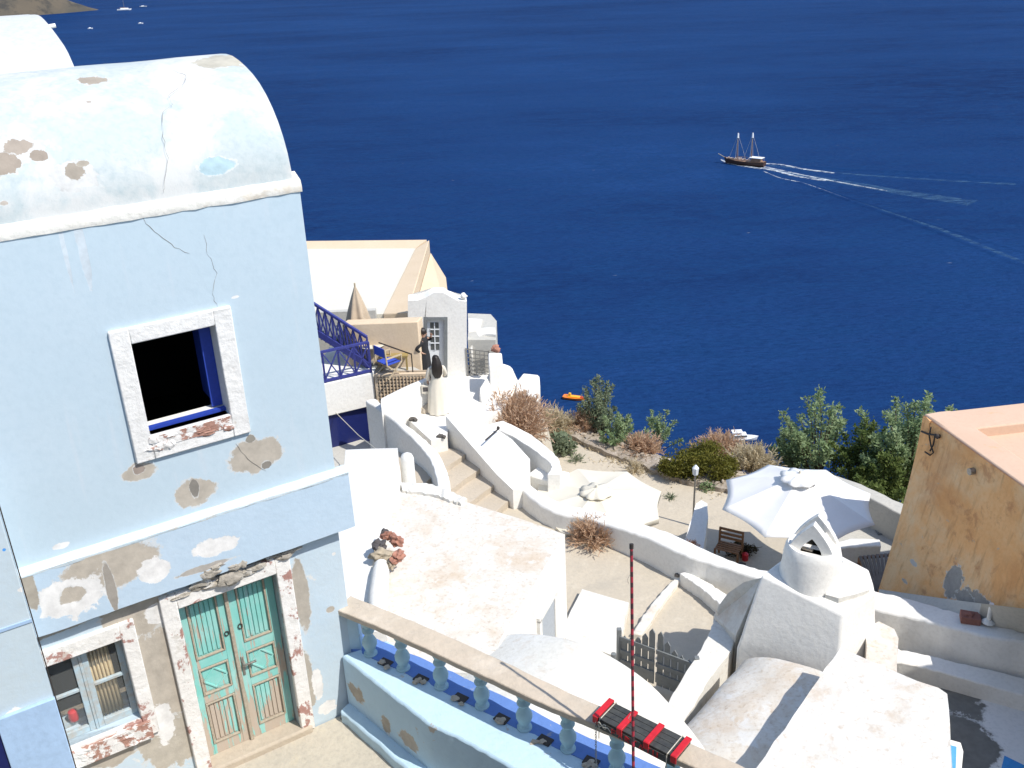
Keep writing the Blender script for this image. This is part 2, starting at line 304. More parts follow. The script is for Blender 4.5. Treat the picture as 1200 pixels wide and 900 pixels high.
# ------------------------------------------------------------ object helpers
def empty(name, loc, label=None, cat=None, group=None, rz=0, kind=None):
    o = bpy.data.objects.new(name, None); COL.objects.link(o); o.location = loc; o.rotation_euler.z = rz; o.empty_display_size = .2
    return tag(o, label, cat, group, kind)
def tag(o, label=None, cat=None, group=None, kind=None):
    if label: o['label'] = label
    if cat: o['category'] = cat
    if group: o['group'] = group
    if kind: o['kind'] = kind
    return o
def link(bm, name, mat, parent=None, bevel=0, segs=2, smooth=True, local=False, ang=38):
    """bm vertices are in world space unless local"""
    bmesh.ops.recalc_face_normals(bm, faces=bm.faces)
    if parent is not None and not local:
        L = Vector(parent.location); q_ = parent.parent
        while q_ is not None: L = L + q_.location; q_ = q_.parent
        for v in bm.verts: v.co -= L
    me = bpy.data.meshes.new(name); 
    if smooth:
        for f in bm.faces: f.smooth = True
    bm.to_mesh(me); bm.free()
    for mm in (mat if isinstance(mat, (list, tuple)) else [mat]): me.materials.append(mm)
    o = bpy.data.objects.new(name, me); COL.objects.link(o)
    if parent is not None: o.parent = parent
    if bevel:
        b = o.modifiers.new('bevel', 'BEVEL'); b.width = bevel; b.segments = segs; b.limit_method = 'ANGLE'; b.angle_limit = radians(35); b.harden_normals = False
    if smooth: me.set_sharp_from_angle(angle=radians(ang))
    return o
def side_white(o):
    o.data.materials.append(M['white'])
    for p in o.data.polygons:
        if p.normal.z < .5: p.material_index = 1
def NB(): return bmesh.new()
def catmull(pts, n):
    P = [Vector(p) for p in pts]; out = []
    m = len(P)-1
    for i in range(n):
        t = i/(n-1)*m; k = min(int(t), m-1); f = t-k
        p0 = P[max(k-1, 0)]; p1 = P[k]; p2 = P[k+1]; p3 = P[min(k+2, m)]
        out.append(.5*((2*p1)+(-p0+p2)*f+(2*p0-5*p1+4*p2-p3)*f*f+(-p0+3*p1-3*p2+p3)*f**3))
    return out
def densify(pts, seg, jit):
    out = []; n = len(pts)
    for i in range(n):
        a = Vector(pts[i]); b = Vector(pts[(i+1) % n]); k = max(1, int((b-a).length/seg))
        out.append(a)
        for j in range(1, k):
            p = a.lerp(b, j/k)
            out.append(p + Vector((random.uniform(-jit, jit), random.uniform(-jit, jit), random.uniform(-jit, jit)*.6)))
    return out
def prism(bm, pts, zb, seg=.4, jit=.012, spread=0):
    """top polygon (world pts), extruded straight down to zb; spread widens the foot"""
    P = densify(pts, seg, jit) if seg else [Vector(p) for p in pts]
    c = sum(P, Vector())/len(P)
    top = [bm.verts.new(p) for p in P]
    bot = []
    for p in P:
        d = Vector((p.x-c.x, p.y-c.y, 0))
        q = p + d.normalized()*spread; bot.append(bm.verts.new((q.x, q.y, zb)))
    n = len(P)
    f = bm.faces.new(top)
    bmesh.ops.triangulate(bm, faces=[f], ngon_method='EAR_CLIP')
    try: bm.faces.new(list(reversed(bot)))
    except Exception: pass
    for i in range(n):
        bm.faces.new((top[i], bot[i], bot[(i+1) % n], top[(i+1) % n]))
    return bm
def strip(bm, near, far, zb, n=28, jit=.012, spread=0):
    A = catmull(near, n); B = catmull(far, n); rows = []
    for i in range(n):
        a = A[i]; b = B[i]
        j = lambda: Vector((random.uniform(-jit, jit), random.uniform(-jit, jit), random.uniform(-jit, jit)))
        a = a + j(); b = b + j()
        z = zb if isinstance(zb, (int, float)) else zb[0]+(zb[1]-zb[0])*i/(n-1)
        rows.append([bm.verts.new(q) for q in ((a.x+(a-b).normalized().x*spread, a.y+(a-b).normalized().y*spread, z), a, a.lerp(b, .5)+Vector((0, 0, .012)), b, (b.x, b.y, z))])
    for i in range(n-1):
        for k in range(4): bm.faces.new((rows[i][k], rows[i+1][k], rows[i+1][k+1], rows[i][k+1]))
        bm.faces.new((rows[i][4], rows[i+1][4], rows[i+1][0], rows[i][0]))
    bm.faces.new(rows[0]); bm.faces.new(rows[-1])
    return bm
def box(bm, c, X, Y, Z):
    """c centre, half axis vectors"""
    c = Vector(c); X = Vector(X); Y = Vector(Y); Z = Vector(Z)
    v = [bm.verts.new(c+X*a+Y*b+Z*d) for a in (-1, 1) for b in (-1, 1) for d in (-1, 1)]
    for q in ((0, 1, 3, 2), (4, 6, 7, 5), (0, 4, 5, 1), (2, 3, 7, 6), (0, 2, 6, 4), (1, 5, 7, 3)): bm.faces.new([v[i] for i in q])
    return bm
def abox(bm, c, sx, sy, sz): return box(bm, c, (sx/2, 0, 0), (0, sy/2, 0), (0, 0, sz/2))
def bar(bm, a, b, w, h=None, up=(0, 0, 1)):
    a = Vector(a); b = Vector(b); h = h or w; d = (b-a); L = d.length; d.normalize()
    up = Vector(up)
    if abs(d.dot(up)) > .95: up = Vector((1, 0, 0))
    x = d.cross(up).normalized(); y = x.cross(d).normalized()
    return box(bm, (a+b)/2, d*(L/2), x*(w/2), y*(h/2))
def fbox(bm, s0, s1, z0, z1, o0, o1):
    """box in facade coordinates: o = out towards viewer"""
    return box(bm, FP((s0+s1)/2, (z0+z1)/2, (o0+o1)/2), FU*((s1-s0)/2), FN*((o1-o0)/2), (0, 0, (z1-z0)/2))
def tube(bm, pts, r, n=8, cap=True):
    P = [Vector(p) for p in pts]; rings = []
    for i, p in enumerate(P):
        d = (P[min(i+1, len(P)-1)]-P[max(i-1, 0)]).normalized()
        u = d.cross(Vector((0, 0, 1)))
        if u.length < .1: u = d.cross(Vector((1, 0, 0)))
        u.normalize(); w = d.cross(u); rr = r[i] if isinstance(r, (list, tuple)) else r
        rings.append([bm.verts.new(p+u*cos(2*pi*k/n)*rr+w*sin(2*pi*k/n)*rr) for k in range(n)])
    for i in range(len(P)-1):
        for k in range(n): bm.faces.new((rings[i][k], rings[i][(k+1) % n], rings[i+1][(k+1) % n], rings[i+1][k]))
    if cap: bm.faces.new(rings[0]); bm.faces.new(rings[-1])
    return bm
def lathe(bm, c, prof, n=24, ax=1.0, ay=1.0, rot=0, squash=None):
    c = Vector(c); rings = []
    for i, (r, z) in enumerate(prof):
        ring = []
        for k in range(n):
            a = 2*pi*k/n; s = squash(a, z) if squash else 1
            x = cos(a)*r*ax*s; y = sin(a)*r*ay*s
            ring.append(bm.verts.new(c+Vector((x*cos(rot)-y*sin(rot), x*sin(rot)+y*cos(rot), z))))
        rings.append(ring)
    for i in range(len(prof)-1):
        for k in range(n): bm.faces.new((rings[i][k], rings[i][(k+1) % n], rings[i+1][(k+1) % n], rings[i+1][k]))
    bm.faces.new(rings[0]); bm.faces.new(rings[-1])
    return bm
def sheet(bm, pts):
    bm.faces.new([bm.verts.new(p) for p in pts]); return bm
def blob(bm, c, rx, ry, rz, amp=.2, sc=2.0, sub=3, rot=0):
    r = bmesh.ops.create_icosphere(bm, subdivisions=sub, radius=1)
    sd = Vector((random.random()*9, random.random()*9, random.random()*9))
    for v in r['verts']:
        k = 1+amp*mnoise.noise(v.co*sc+sd)*2
        p = Vector((v.co.x*rx*k, v.co.y*ry*k, v.co.z*rz*k)); p.rotate(Matrix.Rotation(rot, 3, 'Z'))
        v.co = p+Vector(c)
    return bm
def single(name, bm, mat, base, label, cat, group=None, kind=None, **kw):
    base = Vector(base)
    for v in bm.verts: v.co -= base
    o = link(bm, name, mat, None, **kw); o.location = base
    return tag(o, label, cat, group, kind)
# ------------------------------------------------------------ SEA, ISLAND, TERRAIN
SEA = -150.0
bm = NB(); sheet(bm, [(-40000, -3000, SEA), (40000, -3000, SEA), (40000, 55000, SEA), (-40000, 55000, SEA)])
tag(link(bm, 'sea', M['sea'], smooth=False), kind='structure')
def edge_y(x):
    if x > 0: return 30.2 - .62*x
    if x > -2.2: return 30.2 - .9*x
    return 32.2 - (x+2.2)*1.4
def terr(x, y):
    e = edge_y(max(min(x, 60), -9))
    n = mnoise.noise(Vector((x*.12, y*.12, 0)))*1.6+mnoise.noise(Vector((x*.5, y*.5, 3)))*.35
    if y > e:
        d = y-e
        return -15.5 - d*1.05 - min(d, 6)*.25 + n*min(1, d/4)
    base = -15.5
    if x < 2.5 and y < 8.5: base = max(base, -9.6) if y < 8.2 else base
    if y < 7.0: base = max(base, -9.6+(7.0-y)*1.25)
    if x > 14: base = max(base, -15.5+min((x-14)*.5, 6))
    if x < -9: base = max(base, -15.5+min((-9-x)*.5, 6)) if y < 14 else base
    return min(base, -1.75)
bm = NB()
xs = [-260, -190, -140, -100, -75, -55, -42, -34, -28]+[-24+i*.8 for i in range(66)]+[32, 38, 46, 58, 75, 100, 140, 190, 260]
ys = [-60, -30, -12, -6]+[-4+i*.7 for i in range(66)]+[44+i*3 for i in range(14)]+[90+i*8 for i in range(12)]
grid = [[bm.verts.new((x, y, max(terr(x, y), SEA-4))) for y in ys] for x in xs]
for i in range(len(xs)-1):
    for j in range(len(ys)-1): bm.faces.new((grid[i][j], grid[i+1][j], grid[i+1][j+1], grid[i][j+1]))
tag(link(bm, 'hillside', M['soil']), kind='structure')
# far island headland (top left)
bm = NB(); nx, ny = 90, 50
A0 = H(95, 12, SEA); A1 = H(44, 36, SEA)
gv = []
for i in range(nx):
    row = []
    for j in range(ny):
        x = -2500+i*(1600/(nx-1)); y = 2250+j*(1700/(ny-1))
        p = Vector((x, y)); tip = Vector((-1240, 3270))
        ax = Vector((-.80, -.12)).normalized(); q = p-tip; u = q.dot(ax); v = q.dot(Vector((-ax.y, ax.x)))
        # coast distance: wedge opening to the left
        wid = 40+max(u, 0)*.55 + 60*mnoise.noise(Vector((u*.006, 3, 0)))
        side = wid-abs(v-u*.38)
        h = min(side, u*1.1+20)
        nn = mnoise.noise(Vector((x*.004, y*.004, 1)))*60+mnoise.noise(Vector((x*.016, y*.016, 5)))*22
        z = SEA-8+max(0, h)*.42+ (nn if h > 0 else 0)*min(1, max(h, 0)/120)
        row.append(bm.verts.new((x, y, z)))
    gv.append(row)
for i in range(nx-1):
    for j in range(ny-1): bm.faces.new((gv[i][j], gv[i+1][j], gv[i+1][j+1], gv[i][j+1]))
M['island'] = None
m, t, b = nmat('island_rock'); P = N(t, 'ShaderNodeNewGeometry').outputs['Position']
c = mixc(t, ramp(t, noi(t, P, .006, 6, .65), .4, .6), (.105, .085, .06), (.065, .06, .048)); c = mixc(t, ramp(t, noi(t, P, .02, 6, .7), .5, .62), c, (.045, .042, .036))
t.links.new(c, b.inputs['Base Color']); b.inputs['Roughness'].default_value = .95
tag(link(bm, 'island_headland', m), kind='structure')

# ------------------------------------------------------------ GROUND SHEETS
ZG = -13.0; ZT = -14.8
bm = NB(); sheet(bm, [(-3.2, 23.6, ZG-.02), (-3.2, 14, ZG-.02), (-1.5, 11, ZG-.02), (4, 9, ZG-.02), (10.8, 9, ZG-.02), (10.2, 12.2, ZG-.02)]+[Vector((q.x+.12, q.y+.15, ZG-.02)) for q in Hs([(1112, 735), (1027, 714), (905, 683), (804, 651), (731, 621), (655, 602), (607, 569), (560, 520)], -12.3)])
lane = link(bm, 'lane_paving', M['lane'], smooth=False); tag(lane, kind='structure')
bm = NB(); sheet(bm, [Vector((q.x, q.y, ZT)) for q in Hs([(560, 515), (607, 569), (655, 602), (731, 621), (804, 651), (905, 683), (1027, 714)], -12.3)]+[Vector((8.4, 17, ZT)), Vector((10.5, 23, ZT))]+Hs([(1000, 575), (905, 562), (860, 552), (800, 541), (745, 526), (700, 512), (655, 490)], ZT)+[Vector((-1.5, 27, ZT))])
tag(link(bm, 'sandy_terrace', M['lane'], smooth=False), kind='structure')
# pale raised slab in yard, low white kerbs
bm = NB(); prism(bm, Hs([(682, 690), (737, 706), (724, 770), (655, 745)], -12.86), -13.1, spread=.02)
single('yard_step', bm, M['white_dirty'], H(700, 740, ZG), 'low pale slab step in the yard left of the grey picket gate', 'step', bevel=.03)
bm = NB(); strip(bm, Hs([(790, 678), (765, 705), (740, 742)], -12.9), Hs([(800, 676), (777, 706), (752, 744)], -12.9), -13.1)
single('yard_kerb', bm, M['white_dirty'], H(770, 710, ZG), 'narrow worn kerb running down the yard to the picket gate', 'kerb', bevel=.03)
bm = NB(); strip(bm, Hs([(796, 672), (820, 688), (848, 712)], -12.72), Hs([(806, 670), (832, 684), (868, 707)], -12.72), -13.1)
single('white_ledge', bm, M['white'], H(820, 690, ZG), 'low white ledge at the foot of the long parapet wall beside the gate yard', 'ledge', bevel=.04)
bm = NB(); blob(bm, H(794, 674, -12.88), .07, .05, .05); single('stone', bm, M['pebble'], H(794, 674, -12.92), 'dark stone lying on the corner of the yard kerb', 'stone')
bm = NB(); prism(bm, Hs([(560, 492), (590, 478), (632, 480), (642, 500), (636, 516), (612, 508)], -12.98), -15.6, seg=.3, jit=.06, spread=.5); tag(link(bm, 'soil_bank', M['lane'], bevel=.1), kind='structure')
# rubble kerb wall on the far edge of the terrace
bm = NB(); near = Hs([(640, 498), (690, 521), (745, 543), (800, 562), (850, 572), (905, 588)], ZT+.15); far = Hs([(640, 486), (692, 505), (748, 526), (803, 544), (852, 553), (907, 566)], ZT+.2)
strip(bm, near, far, -16.2, n=60, jit=.05)
bmk = bm
for i in range(90):
    t_ = random.random(); k = int(t_*5); f = t_*5-k
    p = near[k].lerp(near[k+1], f).lerp(far[k].lerp(far[k+1], f), random.uniform(.1, 1.1)); blob(bmk, p+Vector((0, 0, .03)), random.uniform(.04, .12), random.uniform(.04, .1), random.uniform(.03, .07), amp=.35, sub=1)
single('rubble_wall', bmk, M['rubble'], H(770, 550, ZT), 'low rubble stone wall along the cliff edge below the dry shrubs', 'stone wall', ang=60)

# ------------------------------------------------------------ BLUE HOUSE
base = FP(.5, -9, 0)
house = empty('blue_house', base, 'pale blue peeling two storey house with white barrel vault roof', 'house')
ZC = -2.25
def wall_with_holes(bm, s0, s1, z0, z1, holes, o0, o1):
    """holes: (s0,s1,z0,z1) sorted by s"""
    cur = s0
    for a, b_, c_, d_ in holes:
        fbox(bm, cur, a, z0, z1, o0, o1)
        if c_ > z0: fbox(bm, a, b_, z0, c_, o0, o1)
        if d_ < z1: fbox(bm, a, b_, d_, z1, o0, o1)
        cur = b_
    fbox(bm, cur, s1, z0, z1, o0, o1)
# upper storey
UW = (.21, 1.06, -4.56, -3.53)
def fs(x, y): 
    p = fp(x, y); return (p-DP).dot(FU), p.z
bm = NB(); wall_with_holes(bm, -6.0, 2.17, -5.64, ZC, [UW], -.28, 0)
fbox(bm, 1.87, 2.17, -9.3, ZC, -3.3, -.282)
link(bm, 'upper_wall', M['blue_up'], house, smooth=False)
bm = NB(); wall_with_holes(bm, -6.0, 2.12, -9.3, -6.42, [(-1.42, -.52, -8.0, -6.86), (.12, 1.28, -9.25, -6.73)], -.33, -.02)
link(bm, 'lower_wall', M['blue_low'], house, smooth=False)
# projecting band with sloped ledge
bm = NB(); prof = [(-.05, -5.625), (.0, -5.625), (.105, -5.665), (.125, -6.40), (.08, -6.43), (-.05, -6.43)]
def extr(bm, prof, s0, s1, n=22, jit=.008, offs=0):
    rows = []
    for i in range(n+1):
        s = s0+(s1-s0)*i/n
        rows.append([bm.verts.new(FP(s, z+random.uniform(-jit, jit), o+random.uniform(-jit, jit))) for o, z in prof])
    for i in range(n):
        for k in range(len(prof)): bm.faces.new((rows[i][k], rows[i+1][k], rows[i+1][(k+1) % len(prof)], rows[i][(k+1) % len(prof)]))
    bm.faces.new(rows[0]); bm.faces.new(rows[-1])
    return bm
extr(bm, prof, -6, 2.29, 60, .005); link(bm, 'string_band', M['blue_band'], house)
bm = NB(); extr(bm, [(-.02, -5.612), (.005, -5.612), (.106, -5.652), (.108, -5.668), (.10, -5.69), (-.02, -5.69)], -6, 2.292, 60, .004); 
for v in bm.verts: v.co += FN*.004
link(bm, 'band_ledge', M['ledge'], house)
# broken render above the door
bm = NB()
for i in range(16):
    s = random.uniform(.15, 1.5); z = -6.47-random.random()*.10-.0
    a = FP(s, z, .02+random.random()*.05); blob(bm, a, random.uniform(.05, .13), .03, random.uniform(.02, .05), amp=.4, sub=2, rot=atan2(FU.y, FU.x))
for i in range(8):
    s = .55+random.uniform(-.35, .45); blob(bm, FP(s, -6.36+random.uniform(-.05, .08)*(1-abs(s-.6)), .12), random.uniform(.04, .1), .03, random.uniform(.03, .05), amp=.4, sub=2, rot=atan2(FU.y, FU.x))
blob(bm, FP(.75, -6.53, .09), .15, .05, .09, amp=.2, sub=3, rot=atan2(FU.y, FU.x))
link(bm, 'broken_render', plaster('crumbling_render', (.44, .40, .34), (.36, .33, .28), stains=[((.7, .68, .64), 6, .56, .62, .8)], bump=1.2), house)
# vault roof
def vaultmesh(bm, prof, s0, s1, n=30, jit=.006):
    rows = []
    for i in range(n+1):
        s = s0+(s1-s0)*i/n; rows.append([bm.verts.new(FP(s, z+mnoise.noise(Vector((s*1.3, bk*1.7, 0)))*jit*3, -bk)) for bk, z in prof])
    for i in range(n):
        for k in range(len(prof)-1): bm.faces.new((rows[i][k], rows[i+1][k], rows[i+1][k+1], rows[i][k+1]))
    bm.faces.new(rows[0]); bm.faces.new(rows[-1]); return bm
prof = [(1.65-1.62*cos(pi*i/24), ZC-.03+1.24*sin(pi*i/24)**.9) for i in range(25)]
bm = NB(); vaultmesh(bm, prof, -7, 2.12, 36); link(bm, 'vault_roof', M['vault'], house, ang=60)
bm = NB(); extr(bm, [(-.30, ZC-.0), (-.14, ZC+.13), (.0, ZC+.06), (.022, ZC-.0), (.012, ZC-.06), (-.3, ZC-.06)], -6.5, 2.19, 70, .005); link(bm, 'eave_coping', M['coping'], house)
prof2 = [(1.0, -2.2), (1.3, -1.5), (1.81, -.97), (2.3, -.78), (2.8, -.66), (3.35, -.59), (4.2, -.62), (5.0, -.85), (5.6, -1.3), (6.0, -2.2)]
pp = catmull([(a, b_, 0) for a, b_ in prof2], 30)
bm = NB(); vaultmesh(bm, [(p.x, p.y) for p in pp], -7, .52, 24); link(bm, 'rear_vault', plaster('rear_vault_whitewash', (.56, .575, .57), (.52, .54, .53), stains=[((.62, .54, .43), 1.3, .55, .7, .7)], bump=.4), house, ang=60)
bm = NB(); fbox(bm, -7, .5, -9.3, -2.2, -6.0, -3.3); link(bm, 'rear_wall', M['white'], house, smooth=False)
a = FP(.5, -.70, -2.75); bm = NB(); tube(bm, [a-FU*.1, a+FU*.09+Vector((0, 0, .02))], .024, 10); link(bm, 'drain_spout', M['white'], house)
# interior lining painted black to stand in for the unlit room
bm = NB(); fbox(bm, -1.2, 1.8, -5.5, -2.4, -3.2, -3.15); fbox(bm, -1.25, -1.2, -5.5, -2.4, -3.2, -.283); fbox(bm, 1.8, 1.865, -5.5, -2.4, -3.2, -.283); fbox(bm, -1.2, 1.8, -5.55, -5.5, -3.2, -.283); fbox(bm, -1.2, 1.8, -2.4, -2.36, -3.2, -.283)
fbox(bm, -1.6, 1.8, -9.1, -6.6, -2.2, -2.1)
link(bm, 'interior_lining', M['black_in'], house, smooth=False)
# upper window
def ring(bm, o, i, o0, o1, n=9, jit=.006):
    s0, s1, z0, z1 = o; a0, a1, b0, b1 = i
    for (p, q, r_, t_) in ((s0, a0, z0, z1), (a1, s1, z0, z1), (a0, a1, b1, z1), (a0, a1, z0, b0)):
        fbox(bm, p, q, r_, t_, o0, o1)
    return bm
OW = (.02, 1.25, -4.83, -3.36)
win = link(ring(NB(), OW, UW, -.2, .045), 'window', M['frame_plaster'], house, bevel=.012)
bm = NB(); fbox(bm, UW[0]+.0, UW[1]-.0, -4.70, -4.57, -.1, .052)
for i in range(14):
    blob(bm, FP(random.uniform(.2, 1.02), random.uniform(-4.72, -4.58), .048), random.uniform(.04, .10), .018, random.uniform(.02, .05), amp=.4, sub=2, rot=atan2(FU.y, FU.x))
link(bm, 'broken_sill', M['sill_red'], win)
bm = NB(); fbox(bm, UW[0], UW[1], UW[2], UW[2]+.035, -.16, -.10); fbox(bm, UW[1]-.12, UW[1]-.002, UW[2]+.036, UW[3]-.002, -.235, -.20); link(bm, 'window_frame', M['blue_paint'], win, smooth=False)
bm = NB(); fbox(bm, UW[0], UW[1], UW[2]-.0, UW[2]+.02, -.30, -.17); link(bm, 'inner_sill', M['white'], win, smooth=False)
# blue casement swung inwards
bm = NB(); a = FP(UW[1]-.02, UW[2]+.03, -.28); 
box(bm, FP(UW[1]-.05, (UW[2]+UW[3])/2, -.50), FU*.02+FN*-.0, FN*.2, (0, 0, .48)); link(bm, 'casement', M['blue_paint'], win)
# lower window
LW = (-1.42, -.52, -8.0, -6.86)
w2 = link(ring(NB(), (-1.6, -.36, -8.26, -6.66), LW, -.2, .03), 'window', M['frame_red'], house, bevel=.012)
bm = NB(); fbox(bm, LW[0]-.05, LW[1]+.08, -8.27, -8.04, -.1, .07)
for i in range(18): blob(bm, FP(random.uniform(-1.4, -.46), random.uniform(-8.25, -8.05), .06), random.uniform(.03, .09), .02, random.uniform(.02, .05), amp=.4, sub=2, rot=atan2(FU.y, FU.x))
link(bm, 'sill', M['sill_red'], w2)
for (a, b_) in ((-1.42, -.985), (-.955, -.52)):
    bm = NB(); ring(bm, (a, b_, LW[2], LW[3]), (a+.065, b_-.065, LW[2]+.09, LW[3]-.06), -.17, -.12); zc = (LW[2]+LW[3])/2+.02
    fbox(bm, a+.065, b_-.065, zc-.02, zc+.02, -.165, -.125)
    sh = link(bm, 'sash', M['win_wood'], w2, bevel=.006)
    bm = NB(); fbox(bm, a+.06, b_-.06, LW[2]+.08, LW[3]-.05, -.150, -.146)
    gm = bpy.data.materials.get('window_glass')
    if not gm:
        gm, t, b = nmat('window_glass'); b.inputs['Base Color'].default_value = (.9, .95, .95, 1); b.inputs['Roughness'].default_value = .03; b.inputs['Alpha'].default_value = .05
    link(bm, 'pane', gm, sh, smooth=False)
bm = NB(); fbox(bm, -.985, -.955, LW[2], LW[3], -.19, -.11); link(bm, 'mullion', M['win_wood'], w2, bevel=.005)
bm = NB(); n = 30; rows = []
for i in range(n+1):
    s = -.88+.24*i/n; o = -.26+.03*sin(i*1.25)
    rows.append((bm.verts.new(FP(s, -7.95, o)), bm.verts.new(FP(s-.02, -6.9, o*1.02))))
for i in range(n): bm.faces.new((rows[i][0], rows[i+1][0], rows[i+1][1], rows[i][1]))
cu = link(bm, 'curtain', M['curtain'], w2); md = cu.modifiers.new('thick', 'SOLIDIFY'); md.thickness = .006
bm = NB(); lathe(bm, FP(-1.17, -7.92, -.33), [(.05, 0), (.06, .05), (.05, .12), (.02, .14)], 12); single('red_pot', bm, M['red'], FP(-1.17, -7.93, -.33), 'small red pot standing behind the lower window of the blue house', 'pot')
bm = NB(); fbox(bm, -1.6, -.3, -8.06, -7.94, -.5, -.335); link(bm, 'inner_ledge', M['win_wood'], w2, smooth=False)
# door
door_hole = (.12, 1.28, -9.25, -6.73)
bm = NB()
for (p, q, r_, t_) in ((-.06, .12, -9.2, -6.52), (1.28, 1.46, -9.2, -6.52), (.12, 1.28, -6.73, -6.52)): fbox(bm, p, q, r_, t_, -.22, .035)
door = link(NB() if False else bm, 'door_surround', M['frame_red'], house, bevel=.012)
def leaf(a, b_):
    z0, z1 = -9.12, -6.735; o = -.20
    st = .10; bm = NB(); fbox(bm, a, b_, z0, z1, o-.03, o)
    R = [(z0+.16, z0+.80), (z0+.92, z0+1.32), (z0+1.46, z1-.10)]
    # stiles & rails proud
    zz = [z0, R[0][0], R[0][1], R[1][0], R[1][1], R[2][0], R[2][1], z1]
    fbox(bm, a, a+st, z0, z1, o, o+.022); fbox(bm, b_-st, b_, z0, z1, o, o+.022)
    for k in (0, 2, 4, 6): fbox(bm, a+st, b_-st, zz[k], zz[k+1], o, o+.02)
    L = link(bm, 'door_leaf', M['teal'], house, bevel=.004)
    for q, (r0, r1) in enumerate(R):
        bm = NB(); ring(bm, (a+st+.004, b_-st-.004, r0+.004, r1-.004), (a+st+.026, b_-st-.026, r0+.026, r1-.026), o+.001, o+.034)
        link(bm, 'panel_moulding', M['chip_wood'], L, bevel=.004)
        bm = NB(); s0, s1 = a+st+.04, b_-st-.04
        if q == 1:
            cx, cz = (s0+s1)/2, (r0+r1)/2
            for (p, w) in (((s0, cz), (cx, r1-.05)), ((cx, r1-.05), (s1, cz)), ((s1, cz), (cx, r0+.05)), ((cx, r0+.05), (s0, cz))):
                bar(bm, FP(*p, o+.012), FP(*w, o+.012), .02, .016, up=FN)
            fbox(bm, s0, s1, r0+.045, r1-.045, o+.001, o+.006)
        else:
            k = 5
            for i in range(k): fbox(bm, s0+(s1-s0)*i/k+.006, s0+(s1-s0)*(i+1)/k-.006, r0+.05, r1-.05, o+.001, o+.014)
        link(bm, 'raised_panel', M['teal'], L, bevel=.003)
    return L
l1 = leaf(.125, .69); l2 = leaf(.71, 1.275)
bm = NB(); fbox(bm, .67, .715, -9.12, -6.735, -.18, -.145); link(bm, 'astragal', M['chip_wood'], house, bevel=.006)
bm = NB(); fbox(bm, .735, .765, -8.12, -7.84, -.178, -.165); bar(bm, FP(.75, -7.93, -.165), FP(.75, -7.93, -.10), .02); bar(bm, FP(.75, -7.93, -.105), FP(.90, -7.93, -.105), .022); link(bm, 'door_handle', M['metal'], l2, bevel=.003)
bm = NB(); tube(bm, [FP(.80+.025*cos(a), -7.40+.035*sin(a), -.165) for a in [i*.6 for i in range(11)]], .007, 6); link(bm, 'knocker', M['iron'], l2)
bm = NB(); tube(bm, [FP(.63+.025*cos(a), -7.43+.03*sin(a), -.165) for a in [i*.6 for i in range(11)]], .007, 6); link(bm, 'knocker', M['iron'], l1)
bm = NB(); fbox(bm, .0, 1.42, -9.3, -9.12, -.3, .07); link(bm, 'threshold', M['tan_wall'], house, bevel=.03)
# cracks
crm = simple('crack_shadow', (.30, .27, .24), 1)
def crack(pts, out=.002, w=.006, hit=None):
    P = [(hit(x, y) if hit else fp(x, y, out)) for x, y in pts]; Q = []
    for i in range(len(P)-1):
        for k in range(4): Q.append(P[i].lerp(P[i+1], k/4)+FU*random.uniform(-1, 1)*.012)
    Q.append(P[-1]); bm = NB(); rr = [w*random.uniform(.3, 1) for q in Q]; rr[0] = rr[-1] = .001
    rr = [r_*.62 for r_ in rr]; tube(bm, Q, rr, 5); return link(bm, 'crack', crm, house)
crack([(165, 247), (172, 262), (185, 275), (205, 290), (222, 297)], w=.005)
crack([(238, 275), (244, 298), (254, 320), (249, 345), (255, 360)], w=.0035)
crack([(200, 82), (218, 88), (216, 98), (198, 112), (202, 122), (190, 132), (192, 160), (196, 185), (192, 215), (192, 226)], hit=vault_hit, w=.0045)
crack([(276, 520), (290, 538), (312, 552)], w=.010)
# wing at left
bm = NB()
wo_ = .34
def wfp(x, y): return V(x, y, DP+FN*wo_, FN)
sW = (wfp(40, 737)-DP).dot(FU)
zt = wfp(2, 608).z
fbox(bm, -7.5, sW, -9.3, zt+.5, .0, wo_); wing = empty('blue_wing', FP(sW-1, -9.2, wo_/2), 'chipped pale blue wall pier projecting at the far left of the blue house', 'wall')
o = link(bm, 'wall_face', M['blue_wing'], wing, bevel=.015)
z1 = wfp(67, 814).z
bm = NB(); fbox(bm, sW-.56, sW+.004, -9.3, z1, wo_-.001, wo_+.05); link(bm, 'blue_dado', M['blue_plain'], wing, bevel=.008)
zs = wfp(36, 727).z
bm = NB(); fbox(bm, -7.5, sW+.003, zs-.015, zs+.02, wo_-.001, wo_+.012); link(bm, 'stripe', M['blue_plain'], wing)
s2 = (wfp(20, 895)-DP).dot(FU)
bm = NB(); fbox(bm, s2-1, s2-.02, -9.3, wfp(0, 828).z, wo_, wo_+.02); link(bm, 'dark_opening', M['navy_dark'], wing, smooth=False)
bm = NB(); tube(bm, [FP(sW+.01, zt+.4, wo_+.012), FP(sW+.012, -7.5, wo_+.012), FP(sW+.01, -9.1, wo_+.012)], .006, 6); link(bm, 'cable', M['iron'], wing)
# landing
bm = NB(); P = [FP(-2.5, -9.22, 0), FP(2.12, -9.22, 0)] + [H(398, 842, -9.22), H(430, 864, -9.22), H(470, 905, -9.22), H(500, 960, -9.22)] + [FP(-2.5, -9.22, 3.4)]
prism(bm, P, -10.2, seg=0); tag(link(bm, 'landing', plaster('landing_concrete', (.52, .47, .38), (.46, .42, .35), stains=[((.62, .54, .4), 2, .55, .7, .7)], bump=.7)), kind='structure')

